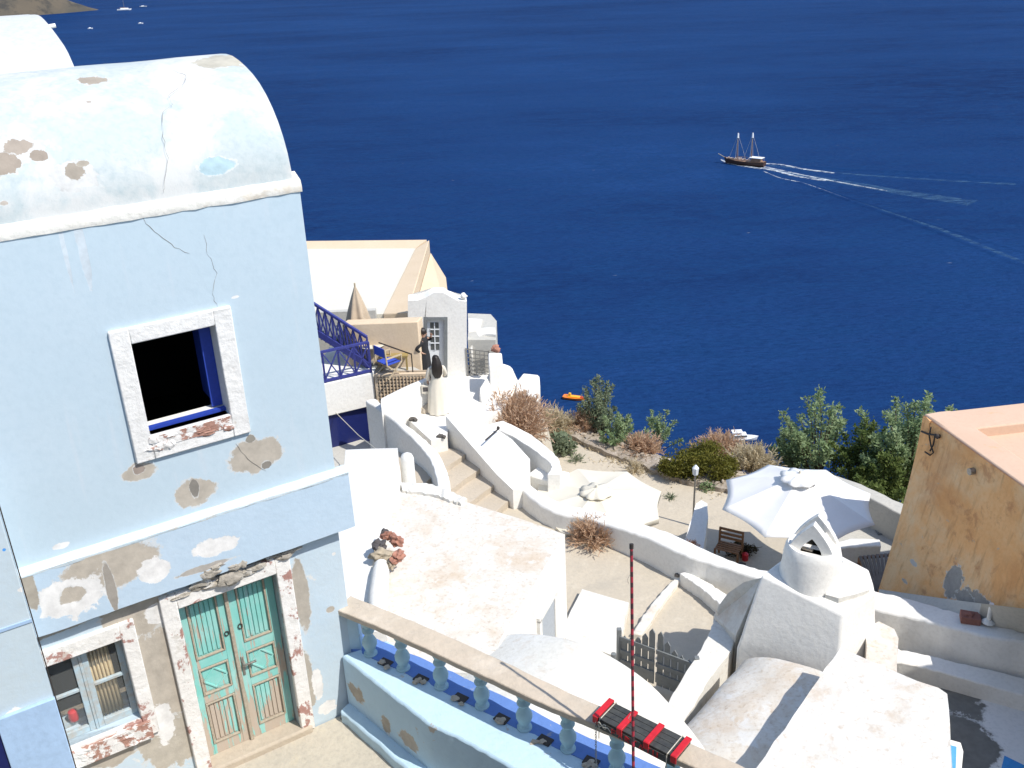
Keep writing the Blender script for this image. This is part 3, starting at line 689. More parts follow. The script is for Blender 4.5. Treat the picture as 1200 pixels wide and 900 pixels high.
# ------------------------------------------------------------ BALUSTRADE
bal = empty('balustrade', H(620, 830, -9.2), 'sandstone topped balustrade with pale blue green turned balusters on a blue base wall', 'balustrade')
ZR = -7.6
nearR = Hs([(394, 714), (460, 742), (555, 786), (640, 826), (705, 852), (800, 893), (880, 930), (1000, 990)], ZR); farR = Hs([(411, 698), (480, 726), (580, 770), (668, 812), (740, 842), (830, 880), (910, 916), (1030, 972)], ZR)
bm = NB(); strip(bm, nearR, farR, ZR-.085, n=60, jit=.004); link(bm, 'rail_top', M['stone'], bal, bevel=.012)
bm = NB()
for x0 in (500, 692): 
    a = H(x0, 0, ZR) if False else None
for i in (18,): pass
link(NB(), 'joint', M['stone'], bal) if False else bm.free()
ZB = -8.28
# base wall
mid = [(a+b_)/2 for a, b_ in zip(nearR, farR)]
farB = [Vector((p.x, p.y, ZB)) for p in farR]
farB = [p+Vector((.05, .10, 0)) for p in farB]
farB[0] = FP(2.3, ZB, -.1)+Vector((.3, 0, 0))
nB = Hs([(400, 768), (440, 800), (500, 846), (540, 866), (590, 894), (650, 925), (720, 962), (840, 1030)], ZB)
bm = NB(); strip(bm, nB, farB, -10.6, n=50, jit=.006); link(bm, 'base_wall', M['blue_base'], bal, bevel=.03)
# skirting at the foot
foot = [Vector((p.x, p.y, -9.05))+Vector((-.03, -.05, 0)) for p in nB]
bm = NB(); strip(bm, [p+Vector((-.06, -.10, 0)) for p in foot], [p+Vector((.1, .1, 0)) for p in foot], -9.4, n=50, jit=.01); link(bm, 'skirting', M['blue_base'], bal, bevel=.03)
# deep-blue strip on the wall top, painted as the rail's cast shadow
offn = [Vector((p.x, p.y, ZB+.014)) for p in mid]
bm = NB(); strip(bm, [p-Vector((.03, .05, 0)) for p in offn[:]], [p+Vector((.16, .22, 0)) for p in offn], ZB-.05, n=50, jit=.01); link(bm, 'top_channel', M['base_blue_top'], bal)
prof = [(.062, 0), (.062, .035), (.045, .04), (.038, .07), (.05, .11), (.066, .17), (.068, .215), (.055, .265), (.036, .31), (.032, .335), (.05, .36), (.058, .385), (.05, .41), (.034, .43), (.034, .46), (.055, .48), (.06, .50), (.06, ZR-.085-ZB)]
bxy = []
def rail_at(px):
    best = min((abs(px-((lambda q: 600+FOC*q.dot(CR)/q.dot(CF))(mid[0].lerp(mid[-1], k/2000)))), k) for k in range(2001))
    return best[1]/2000
MC = catmull(mid, 600)
def pxof(q): return 600+FOC*q.dot(CR)/q.dot(CF)
bals = []
for px in (432, 470, 516, 564, 614, 665, 723, 788, 856):
    q = min(MC, key=lambda q: abs(pxof(Vector((q.x, q.y, -7.95)))-px)); bals.append(q)
bm = NB(); lathe(bm, (0, 0, 0), prof, 20); [setattr(v, 'co', Vector((v.co.x*1.42, v.co.y*1.42, v.co.z))) for v in bm.verts]; b0 = link(bm, 'baluster', M['balu'], bal, local=True, ang=25)
for i, q in enumerate(bals):
    o = b0 if i == 0 else b0.copy()
    if i: COL.objects.link(o); o.parent = bal
    o.location = Vector((q.x, q.y, ZB+.0))-bal.location; o.rotation_euler.z = i*1.3
# end pier by the house
bm = NB(); q = H(411, 735, -7.9); bar(bm, Vector((mid[0].x+.1, mid[0].y-.02, ZB-.1)), Vector((mid[0].x+.08, mid[0].y-.02, ZR-.085)), .17, .17); link(bm, 'end_pier', M['blue_base'], bal, bevel=.015)
# dark plates painted as the shade in holes, with rubble between balusters
for i in range(len(bals)-1):
    q = bals[i].lerp(bals[i+1], .52); d = (bals[i+1]-bals[i]); d.z = 0; d.normalize(); nn = Vector((-d.y, d.x, 0))
    bm = NB(); box(bm, Vector((q.x, q.y, ZB+.022))-nn*.04, d*.085, nn*.06, (0, 0, .008)); link(bm, 'cavity', M['dark_cavity'], bal, smooth=False)
    bm = NB()
    for k in range(3): blob(bm, Vector((q.x, q.y, ZB+.03))-nn*random.uniform(.04, .13)+d*random.uniform(-.08, .08), .05*random.uniform(.6, 1.2), .035, .02, amp=.4, sub=2)
    link(bm, 'rubble_patch', M['tan_wall'], bal)

# striped planks panel on rail
d = (H(812, 858, -7.42)-H(718, 812, -7.42)); d.z = 0; d.normalize(); nn = Vector((-d.y, d.x, 0))
pc = (H(718, 814, -7.46)+H(790, 895, -7.46)+H(694, 846, -7.46)+H(812, 860, -7.46))/4
Lp = (H(812, 860, -7.46)-H(718, 814, -7.46)).length; Wp = .30
pn = empty('plank_panel', Vector((pc.x, pc.y, ZR)), 'black plank panel with four red battens tied with rope on top of the balustrade', 'wooden panel')
def pp_(a, b_, z): return pc + d*(a*Lp/2)+nn*(b_*Wp/2)+Vector((0, 0, z))
bm = NB()
for k in range(4):
    b0_ = -1+k*.5; box(bm, pp_(0, b0_+.25, -.03), d*(Lp/2), nn*(Wp/2*.235), (0, 0, .022))
link(bm, 'planks', M['black_wood'], pn, bevel=.004)
bm = NB(); box(bm, pp_(0, -.97, -.085), d*(Lp/2*.98), nn*.012, (0, 0, .045)); link(bm, 'front_board', M['black_wood'], pn, bevel=.003)
for k, (st_) in enumerate(([(0,0,0,1),(0,1,1,1),(0,.5,.8,.5)], [(0,0,.5,1),(.5,1,1,0),(.2,.4,.8,.4)], [(0,0,0,1),(0,1,1,.8),(1,.8,0,.5),(0,.5,1,0)], [(0,1,1,1),(.5,1,.5,0)], [(0,0,.5,1),(.5,1,1,0)], [(0,1,1,1),(.5,1,.5,0)], [(0,0,0,1),(1,0,1,1),(0,0,1,0)])):
    a = -.55+k*.17; bm = NB()
    for (x0, z0, x1, z1) in st_:
        bar(bm, pp_(a+x0*.10, -1.07, -.115+z0*.065), pp_(a+x1*.10, -1.07, -.115+z1*.065), .010, .004, up=nn)
    link(bm, 'painted_letter', M['red'], pn)
for a in (-.97, -.36, .30, .95):
    bm = NB(); box(bm, pp_(a, -.02, .006), d*.033, nn*(Wp/2*1.06), (0, 0, .013)); box(bm, pp_(a, -1.08, -.03), d*.033, nn*.007, (0, 0, .045)); link(bm, 'batten', M['red'], pn, bevel=.004)
for a in (-.86, .80):
    bm = NB(); P = [pp_(a, -1.15, -.25), pp_(a, -1.13, -.03), pp_(a, -1.05, .0), pp_(a, 0, .001), pp_(a, 1.04, .0), pp_(a, 1.1, -.03), pp_(a, 1.1, -.12)]
    tube(bm, P, .006, 6)
    if a < 0:
        c0 = pp_(a, -1.12, -.05); tube(bm, [c0+d*(.05*sin(t_)+.04)+Vector((0, 0, .03*sin(2*t_))) - nn*.01 for t_ in [i*.35 for i in range(19)]], .005, 6)
        tube(bm, [c0+d*.06-nn*.02, c0+d*.12-nn*.02+Vector((0, 0, .02)), c0+d*.16-nn*.02-Vector((0, 0, .02))], .005, 6)
    link(bm, 'rope_lashing', M['rope'], pn)
bm = NB(); c0 = pp_(-.93, -1.2, -.06)
for k in range(22):
    cc = c0-Vector((0, 0, .034*k)); ax = d if k % 2 else nn
    tube(bm, [cc+ax*(.011*cos(t_))+Vector((0, 0, .021*sin(t_))) for t_ in [j*pi/4 for j in range(9)]], .0035, 5)
link(bm, 'chain', M['metal'], pn)
# red/black rod
Q1 = ray(740, 643); T1 = Q1*(8.12/Q1.y); Q2 = H(742, 874, -7.5)
Bq = T1+(Q2-T1)*((T1.z+9.2)/(T1.z-Q2.z))
rod = empty('striped_pole', Bq, 'tall thin red and black wrapped pole leaning on the front of the balustrade', 'pole')
bm = NB(); tube(bm, [Bq.lerp(T1, i/40) for i in range(41)], .0155, 10)
m, t, b = nmat('red_black_spiral'); P = N(t, 'ShaderNodeTexCoord').outputs['Object']; sx = N(t, 'ShaderNodeSeparateXYZ'); t.links.new(P, sx.inputs[0])
an = mth(t, 'ARCTAN2', sx.outputs[1], sx.outputs[0]); f = mth(t, 'SINE', mth(t, 'ADD', an, mth(t, 'MULTIPLY', sx.outputs[2], 60.0)))
f = mth(t, 'ADD', f, mth(t, 'MULTIPLY', mth(t, 'SUBTRACT', noi(t, P, 9, 2), .5), 2.0))
t.links.new(mixc(t, mth(t, 'GREATER_THAN', f, .1), (.34, .03, .05), (.06, .03, .035)), b.inputs['Base Color']); b.inputs['Roughness'].default_value = .5
link(bm, 'shaft', m, rod)
bm = NB(); tube(bm, [T1, T1+(T1-Bq).normalized()*.05], .021, 10); link(bm, 'cap', M['iron'], rod)
for f_ in (.93, .55):
    p = Bq.lerp(T1, f_); bm = NB(); tube(bm, [p-Vector((.018, 0, 0)), p+Vector((-.045, -.01, -.05)), p+Vector((-.03, 0, -.1))], .003, 5); link(bm, 'string', M['rope'], rod)

# ------------------------------------------------------------ STAINED ROOF HOUSE (below balustrade)
rh = empty('white_roof_house', H(560, 680, -13), 'low white house with flat ochre stained roof behind the balustrade', 'house')
bm = NB(); rp = Hs([(468, 568), (500, 574), (545, 588), (610, 608), (662, 626), (626, 684), (588, 746), (570, 790), (400, 780), (420, 690), (455, 600)], -10.5)
prism(bm, rp, -13.3, spread=.03); side_white(link(bm, 'flat_roof', M['white_roof'], rh, bevel=.06, segs=3))
bm = NB(); strip(bm, Hs([(472, 575), (508, 580), (540, 590)], -10.44), Hs([(468, 565), (507, 568), (547, 584)], -10.42), -11, jit=.02); link(bm, 'roof_lip', M['white_dirty'], rh, bevel=.03)
# door recess in right wall
a = H(640, 712, -12.0); pr = rp[4]; pq = rp[6]; dd_ = (pq-pr); dd_.z = 0; dd_.normalize(); n2 = Vector((-dd_.y, dd_.x, 0)); n2 = n2 if n2.x > 0 else -n2
# side parapet / sloped mass on the left
bm = NB(); prism(bm, [H(405, 527, -10.6), H(466, 525, -10.2), H(470, 566, -10.4), H(455, 605, -10.35), H(437, 660, -10.38), H(434, 705, -10.4), H(400, 712, -10.4), H(395, 640, -10.5)], -13.3)
single('white_parapet', bm, M['white'], H(430, 620, -13), 'broad smooth white parapet block between the blue house and the stained roof', 'wall', bevel=.09, segs=4)
bm = NB(); a = H(477, 538, -10.35); tube(bm, [a+Vector((0, 0, -1.2)), a+Vector((0, 0, .02)), a+Vector((0, 0, .10)), a+Vector((0, 0, .15))], [.15, .15, .12, .04], 18); single('round_post', bm, M['white'], a+Vector((0, 0, -1)), 'short rounded white post at the head of the stained roof', 'post')
bm = NB(); tube(bm, [H(447, 662, -10.3), H(446, 672, -10.3), H(443, 700, -10.3), H(442, 750, -10.3)], [.13, .16, .17, .17], 16); single('roof_pipe', bm, M['white'], H(445, 690, -10.45), 'rounded white pipe lying along the roof from the clay bundle', 'pipe')
# clay & rags bundle
c0 = H(455, 640, -10.22); bun = empty('rag_bundle', c0+Vector((0, 0, -.1)), 'heap of broken terracotta and dirty rags on the end of the white roof pipe', 'bundle')
bm = NB(); blob(bm, H(465, 634, -10.1), .10, .17, .10, .35, sub=4, rot=.6); blob(bm, H(466, 652, -10.12), .10, .14, .09, .35, sub=4, rot=-.4); blob(bm, H(454, 628, -10.1), .13, .08, .08, .35, sub=3); link(bm, 'clay_shard', M['terra'], bun)
bm = NB(); blob(bm, H(444, 640, -10.15), .13, .16, .12, .3); blob(bm, H(451, 625, -10.12), .08, .09, .09, .3); link(bm, 'dark_rag', M['ragdark'], bun)
bm = NB(); blob(bm, H(448, 650, -10.2), .20, .13, .11, .35, sub=4); blob(bm, H(459, 660, -10.25), .07, .15, .1, .3); link(bm, 'pale_rag', M['rag'], bun)
# door on right wall of roof house; its grey stands in for gap shade
bm = NB(); c1 = V(640, 715, rp[5]+n2*.02, n2); box(bm, Vector((c1.x, c1.y, -12.2)), dd_*.36, n2*.03, (0, 0, .8)); link(bm, 'side_door', simple('pale_grey_shutter', (.42, .46, .5), .6), rh)
bm = NB(); cc_ = Vector((c1.x, c1.y, -12.2))
box(bm, cc_-dd_*.42, dd_*.06, n2*.06, (0, 0, .86)); box(bm, cc_+dd_*.42, dd_*.06, n2*.06, (0, 0, .86)); box(bm, cc_+Vector((0, 0, .86)), dd_*.48, n2*.06, (0, 0, .06)); link(bm, 'door_frame', M['white'], rh, bevel=.01)

# ------------------------------------------------------------ VAULTED ROOF below balustrade (arc)
A = H(555, 752, -11.2); Bp = H(830, 878, -11.2); cd = (Bp-A).normalized(); cn = Vector((cd.y, -cd.x, 0))   # cn towards viewer
bm = NB(); Lc = (Bp-A).length; zs_ = catmull([(0, -11.3, 0), (.49, -10.80, 0), (1.22, -10.39, 0), (1.9, -10.18, 0), (2.54, -10.12, 0), (3.16, -10.24, 0), (3.76, -10.53, 0), (4.5, -11.2, 0), (4.62, -11.7, 0)], 34)
rows = []
for j in range(16):
    o = A + cn*(j*.16)
    rows.append([bm.verts.new((o.x+cd.x*p.x, o.y+cd.y*p.x, p.y-(.09 if j == 0 else 0)+mnoise.noise(Vector((p.x, j*.2, 0)))*.03)) for p in zs_])
for j in range(15):
    for k in range(33): bm.faces.new((rows[j][k], rows[j][k+1], rows[j+1][k+1], rows[j+1][k]))
for j in (0, 15):
    lo = [bm.verts.new((v.co.x, v.co.y, -13.2)) for v in rows[j]]
    for k in range(33): bm.faces.new((rows[j][k], rows[j][k+1], lo[k+1], lo[k]))
for k in (0, 33):
    a_, b_ = rows[0][k], rows[15][k]; lo = [bm.verts.new((v.co.x, v.co.y, -13.2)) for v in (a_, b_)]
    bm.faces.new([r_[k] for r_ in rows]+[lo[1], lo[0]])
single('vaulted_house', bm, M['white_dirty'], H(690, 800, -13), 'small white barrel vaulted house just beyond the balustrade', 'house', ang=50)

# ------------------------------------------------------------ PICKET GATE
gate = empty('picket_gate', H(768, 812, ZG), 'grey arched double picket gate between the vaulted house and the white steps', 'gate')
g0 = H(725, 788, ZG); g1 = H(812, 822, ZG)
gd = (g1-g0); Lg = gd.length; gd.normalize(); gn = Vector((gd.y, -gd.x, 0))
def topz(t_): return ZG+.92+.34*exp(-((t_-.5)/.17)**2)+.12*(1-abs(2*t_-1))
for leafi in (0, 1):
    bm = NB(); t0 = .03+.48*leafi; t1 = t0+.46; npk = 5
    for k in range(npk):
        tt = t0+(t1-t0)*(k+.5)/npk; p = g0+gd*(Lg*tt); h = topz(tt)
        w = Lg*.046*.80; z0_ = ZG+.06
        v = [p-gd*w+Vector((0, 0, .06)), p+gd*w+Vector((0, 0, .06)), p+gd*w+Vector((0, 0, h-ZG-.09)), p+Vector((0, 0, h-ZG)), p-gd*w+Vector((0, 0, h-ZG-.09))]
        A_ = [bm.verts.new(q+gn*.012) for q in v]; B_ = [bm.verts.new(q-gn*.012) for q in v]
        bm.faces.new(A_); bm.faces.new(B_[::-1])
        for i in range(5): bm.faces.new((A_[i], B_[i], B_[(i+1) % 5], A_[(i+1) % 5]))
    L1 = link(bm, 'pickets', M['gate'], gate, smooth=False)
    bm = NB()
    for z_ in (.26, .56, .86): bar(bm, g0+gd*(Lg*t0)+Vector((0, 0, z_))+gn*.026, g0+gd*(Lg*t1)+Vector((0, 0, z_))+gn*.026, .03, .09 if z_ != .26 else .22)
    link(bm, 'rail', M['gate'], gate, smooth=False)
for tt in (0, 1.02):
    bm = NB(); p = g0+gd*(Lg*tt); bar(bm, p, p+Vector((0, 0, 1.05)), .09); link(bm, 'post', M['gate'], gate, bevel=.008)
bm = NB(); a = H(719, 766, -12.3); tube(bm, [a-Vector((0, 0, .8)), a], .05, 12); single('pipe_stub', bm, M['gate'], a-Vector((0, 0, .8)), 'grey pipe stub standing left of the picket gate', 'pipe')

# ------------------------------------------------------------ LONG PARAPET WALL
bm = NB()
near = [H(607, 569, -12.5), H(628, 588, -12.55), H(655, 602, -12.55), H(690, 608, -12.5), H(731, 621, -12.4), H(758, 630, -12.35), H(804, 651, -12.3), H(836, 661, -12.3), H(875, 673, -12.3), H(905, 683, -12.3), H(960, 695, -12.3), H(1027, 714, -12.25), H(1075, 725, -12.2), H(1112, 735, -12.05)]
far = [H(618, 565, -12.5), H(640, 580, -12.5), H(668, 592, -12.5), H(705, 599, -12.45), H(745, 611, -12.4), H(780, 622, -12.35), H(822, 641, -12.3), H(862, 658, -12.3), H(893, 667, -12.3), H(925, 673, -12.3), H(975, 681, -12.3), H(1040, 695, -12.25), H(1090, 708, -12.2), H(1130, 720, -12.05)]
near += [H(1160, 746, -11.95), H(1215, 756, -11.9), H(1290, 775, -11.85)]; far += [H(1185, 733, -11.95), H(1232, 743, -11.9), H(1310, 760, -11.85)]
strip(bm, near, far, -15.4, n=90, jit=.014, spread=.16)
single('parapet_wall', bm, M['white'], H(860, 670, ZG), 'long curving thick white parapet wall running from the stairs to the ochre building', 'wall', bevel=.05, segs=3)
# low wall end (buttress) on terrace
bm = NB(); prism(bm, [H(816, 590, -13.5), H(822, 586, -13.5), H(829, 590, -13.5), H(830, 606, -13.5), H(824, 648, -13.7), H(800, 640, -13.7)], -15, seg=.2)
single('buttress_wall', bm, M['white'], H(815, 620, ZT), 'short sloping white wall stub with rounded end beside the lamp post', 'wall', bevel=.07, segs=4)

# ------------------------------------------------------------ STAIRS and their walls
P0 = H(531, 535, -12.35); P1 = H(603, 583, -12.85); e = (P1-P0); e.z = 0; Ls = e.length; e.normalize(); pr_ = Vector((-e.y, e.x, 0)); pr_ = pr_ if pr_.x < 0 else -pr_
st = empty('stone_steps', H(560, 580, ZG), 'worn tan stone steps climbing between curved white walls', 'stairs')
for k in range(4):
    zt_ = -12.84+.16*k; nose = P0+e*(Ls*(1-.30*k)-.05)
    nose.z = 0; bm = NB(); L1 = 4.0
    prism(bm, [Vector((q.x, q.y, zt_)) for q in (nose+pr_*(-.3), nose+pr_*1.2+e*.15, nose+pr_*2.6+e*.5, nose+pr_*2.6-e*1.6, nose-e*1.6-pr_*.3)], ZG-.2, jit=.02, seg=.3)
    link(bm, 'step', M['step'], st, bevel=.02)
bm = NB(); prism(bm, Hs([(474, 487), (505, 516), (524, 512), (526, 486), (500, 478)], -11.95), -13.2, seg=.3)
single('stair_landing', bm, M['white'], H(500, 495, -12.5), 'square white landing with tan sides at the top of the worn steps', 'landing', bevel=.03)
bm = NB(); prism(bm, [H(522, 487, -11.55), H(553, 521, -11.95), H(582, 556, -12.3), H(601, 574, -12.45), H(614, 571, -12.45), H(620, 566, -12.4), H(621, 538, -12.25), H(600, 515, -12.0), H(575, 498, -11.8), H(543, 487, -11.6)], -15.2, jit=.008)
single('stair_wall', bm, M['white'], H(575, 540, ZG), 'wide sloping white wall on the sea side of the steps', 'wall', bevel=.04, segs=3)
bm = NB(); a = H(569, 517, -11.8); b_ = H(584, 504, -11.8); bar(bm, a+Vector((0, 0, .03)), b_+Vector((0, 0, .03)), .03); blob(bm, b_+Vector((0, 0, .06)), .04, .04, .05); single('iron_peg', bm, M['iron'], a, 'dark iron peg lying on the white wall beside the steps', 'peg')
bm = NB(); strip(bm, [H(573, 497, -11.9), H(606, 514, -12.25), H(640, 538, -12.35), H(646, 548, -12.4), H(641, 556, -12.4)], [H(590, 493, -11.9), H(620, 508, -12.25), H(650, 532, -12.35), H(657, 545, -12.4), H(657, 556, -12.4)], -15.2, n=30)
single('bench_wall', bm, M['white'], H(630, 530, ZG), 'low white L shaped wall with built in bench above the cream parasol', 'wall', bevel=.05, segs=3)
bm = NB(); prism(bm, Hs([(618, 556), (632, 545), (668, 553), (650, 566)], -12.75), -15.2, seg=.3); single('white_bench', bm, M['white'], H(640, 560, ZG), 'built in white bench tucked behind the low wall above the cream parasol', 'bench', bevel=.04)
# curved left wall
bm = NB(); strip(bm, [H(428, 469, -11.3), H(462, 494, -11.5), H(496, 527, -11.75), H(509, 552, -11.85), H(513, 575, -11.9), H(512, 600, -11.9)], [H(440, 467, -11.3), H(476, 497, -11.5), H(506, 522, -11.75), H(522, 546, -11.85), H(528, 572, -11.9), H(528, 600, -11.9)], -13.5, n=44)
single('curved_wall', bm, M['white'], H(490, 530, ZG), 'curving white stair wall sweeping down from the blue balcony', 'wall', bevel=.04, segs=3)
bm = NB(); sheet(bm, Hs([(380, 560), (540, 600), (520, 540), (425, 465), (380, 470)], -13.02)) if False else sheet(bm, [(-6, 19, -13.0), (-1.4, 18.5, -13.0), (-2, 24.2, -13.0), (-6, 26, -13.0)])
tag(link(bm, 'courtyard_floor', M['grey_terrace'], smooth=False), kind='structure')
# white wall between balcony and people
bm = NB(); strip(bm, [H(446, 471, -11.05), H(474, 457, -11.05), H(503, 445, -11.05)], [H(446, 467, -11.05), H(474, 453, -11.05), H(502, 441, -11.05)], -13.2, n=12, jit=.004)
single('white_lane_wall', bm, M['white'], H(475, 480, -12), 'plain white wall in front of the cream lattice and the two women', 'wall', bevel=.02)
# platform under women
bm = NB(); prism(bm, [H(440, 470, -12.0), H(500, 500, -12.0), H(560, 500, -12.0), H(600, 470, -12.0), H(590, 430, -12.0), H(440, 420, -12.0)], -14.5, seg=0); tag(link(bm, 'upper_terrace', M['white'], smooth=False), kind='structure')
for (x, y, z, n_) in ((483, 491, -11.9, 'rounded dark stone on the corner of the white stair landing'), (516, 511, -11.92, 'dark stone pair on the near edge of the stair landing')):
    bm = NB(); blob(bm, H(x, y, z), .10, .07, .06); blob(bm, H(x+4, y+1, z), .06, .05, .05); single('stone', bm, M['pebble'], H(x, y, z-.05), n_, 'stone')
bm = NB(); blob(bm, H(500, 480, -11.9), .22, .18, .16, .15); single('clay_mound', bm, M['tan_wall'], H(500, 483, -12), 'low sandy mound at the foot of the white wall near the women', 'mound')

# ------------------------------------------------------------ BLUE BALCONY + STAIR RAIL
bk = empty('blue_balcony', H(410, 470, -13), 'white balcony block with navy crisscross railing behind the blue house', 'balcony')
zD = -10.95
c1 = H(437, 437, zD); c2 = H(388, 448, zD); c3 = H(370, 380, zD-.0)
bm = NB(); prism(bm, [c1, c2, c2+(c2-c1)*.6, c2+(c2-c1)*.6+Vector((.2, 3, 0)), c1+Vector((.2, 2.6, 0))], zD-1.0, seg=0); link(bm, 'white_block', M['white'], bk, bevel=.02)
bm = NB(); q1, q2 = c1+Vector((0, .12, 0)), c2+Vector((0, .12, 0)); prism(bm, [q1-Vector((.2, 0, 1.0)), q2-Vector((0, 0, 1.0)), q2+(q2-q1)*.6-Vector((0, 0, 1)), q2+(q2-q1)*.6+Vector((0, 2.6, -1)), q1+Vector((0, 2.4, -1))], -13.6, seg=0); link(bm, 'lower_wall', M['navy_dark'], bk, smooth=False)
bm = NB(); a = V(393, 505, q1+Vector((0, -.05, 0)), Vector((0, 1, 0))); 
up = Vector((0, 0, 1))
def xpanel(bm, a, b_, h, ncell, w=.05, off=0):
    """rails a->b with height h, crossed braces"""
    bar(bm, a+up*h, b_+up*h, w*1.5, w*1.2); bar(bm, a+up*.06, b_+up*.06, w*1.2, w*1.4)
    for i in range(ncell+1):
        p = a.lerp(b_, i/ncell); bar(bm, p, p+up*h, w)
    for i in range(ncell):
        p = a.lerp(b_, i/ncell); q = a.lerp(b_, (i+1)/ncell)
        bar(bm, p+up*.08, q+up*(h-.03), w*.7); bar(bm, p+up*(h-.03), q+up*.08, w*.7)
f0 = c1+Vector((-.05, .05, 0)); f1 = c2+(c2-c1)*.5+Vector((0, .05, 0))
bm = NB(); xpanel(bm, f0, f1, .92, 4); link(bm, 'railing', M['navy'], bk, smooth=False)
# sloping flight behind
s0_ = H(436, 437, zD)+Vector((-.1, .35, 0)); s1_ = V(360, 385, s0_, Vector((.25, 1, 0)).normalized())
bm = NB(); n_ = 9; a, b_ = s0_, s1_
bar(bm, a+up*.95, b_+up*.95, .08, .07); bar(bm, a+up*.08, b_+up*.08, .10, .18)
for i in range(n_+1): p = a.lerp(b_, i/n_); bar(bm, p+up*.05, p+up*.95, .05)
for i in range(n_): p = a.lerp(b_, i/n_); q = a.lerp(b_, (i+1)/n_); bar(bm, p+up*.1, q+up*.92, .035); bar(bm, p+up*.92, q+up*.1, .035)
link(bm, 'stair_railing', M['navy'], bk, smooth=False)
bm = NB()
for i in range(14):
    p = a.lerp(b_, (i+.5)/14)+Vector((.1, .5, -.02)); abox(bm, p, .34, 1.0, .05)
link(bm, 'stair_treads', M['gate'], bk, smooth=False)
bm = NB(); prism(bm, [H(386, 500, -11.1), H(400, 498, -11.1), H(400, 440, -11.1), H(386, 440, -11.1)], -11.2, seg=0); bm.free()
bm = NB(); tube(bm, [H(388, 478, -11.9), H(420, 510, -11.9), H(445, 530, -11.0)], .012, 6); single('slack_cable', bm, M['rope'], H(388, 478, -11.9), 'thin pale cable hanging across the dark opening below the balcony', 'cable')
# grey wall behind the stair
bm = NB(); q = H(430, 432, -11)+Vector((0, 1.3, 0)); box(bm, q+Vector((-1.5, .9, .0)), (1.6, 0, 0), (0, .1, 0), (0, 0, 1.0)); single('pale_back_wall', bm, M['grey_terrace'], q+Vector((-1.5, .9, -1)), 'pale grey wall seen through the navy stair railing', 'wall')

# ------------------------------------------------------------ CREAM BUILDING
cb = empty('cream_building', H(430, 330, -14), 'cream building with pale flat roof and raised parapet edging facing the sea', 'building')
ZCR = -10.2
bm = NB(); r4 = Hs([(300, 292), (487, 291), (449, 368), (300, 372)], ZCR); prism(bm, [q-up*.0 for q in r4], -16, seg=0); link(bm, 'roof', M['cream_roof'], cb, smooth=False)
bm = NB(); strip(bm, Hs([(300, 292), (395, 291.5), (487, 291)], ZCR+.0), Hs([(300, 283), (400, 282), (500, 281)], ZCR+.12), -22, n=8, jit=0)
link(bm, 'rear_parapet', M['cream'], cb)
bm = NB(); a0 = H(487, 291, ZCR+.03); a1 = H(449, 368, ZCR+.03); b0_ = H(503, 281, ZCR+.12); b1_ = H(478, 366, ZCR+.12)
prism(bm, [a0, b0_, b1_, a1], -22, seg=0); link(bm, 'side_parapet', M['cream'], cb, bevel=.03)
bm = NB(); prism(bm, [b0_+Vector((.02, -.02, -.5)), b0_+Vector((.55, -.3, -1.4)), b1_+Vector((1.2, 1.5, -1.4)), b1_+Vector((.02, 0, -.5))], -22, seg=0); link(bm, 'side_buttress', M['cream'], cb, smooth=False)
wa = H(490, 437, -11.25); wn = Vector((0, -1, 0)); WT = [V(x_, y_, wa, wn) for x_, y_ in ((490, 379), (462, 378), (432, 376), (400, 374))]; zt_ = WT[1].z
WT = [Vector((q.x, q.y, zt_)) for q in WT]
bm = NB(); strip(bm, WT, [q+Vector((.1, .4, 0)) for q in WT], -13, n=10, jit=.004); link(bm, 'front_wall', M['cream'], cb, bevel=.03)
bm = NB(); a = H(445, 378, -10.6); 
# lattice panel
lt = empty('lattice_screen', H(465, 470, -12), 'cream wooden lattice screen behind the white lane wall', 'screen')
la = H(440, 441, -11.0)+Vector((0, .1, 0)); lb = H(500, 443, -11.0)+Vector((0, .3, 0)); ld = (lb-la); ld.z = 0; LL = ld.length; ld.normalize(); ln = Vector((ld.y, -ld.x, 0))
bm = NB(); bar(bm, la, lb, .12, .06); bar(bm, la-up*.92, lb-up*.92, .06, .06); bar(bm, la-up*.95, la, .08); bar(bm, lb-up*.95, lb, .08); link(bm, 'frame', M['cream'], lt, smooth=False)
bm = NB()
for i in range(1, 15): p = la+ld*(LL*i/15)+ln*.045; bar(bm, p-up*.92, p-up*.03, .06, .02)
for k in range(1, 9): bar(bm, la-up*(.1*k)+ln*.03, lb-up*(.1*k)+ln*.03, .03, .045)
link(bm, 'lattice', M['cream'], lt, smooth=False)
bm = NB(); box(bm, (la+lb)/2-up*.5-ln*.25, ld*(LL/2), ln*.02, up*.5); link(bm, 'backing', M['beige'], lt, smooth=False)
# terrace deck with furniture
bm = NB(); prism(bm, [la+Vector((-.3, .15, -.05)), lb+Vector((0, .12, -.05)), H(497, 436, -11.05), H(425, 400, -11.05)], -13, seg=0); link(bm, 'terrace_slab', M['grey_terrace'], cb, smooth=False) if False else tag(link(bm, 'cafe_terrace', M['grey_terrace'], smooth=False), kind='structure')

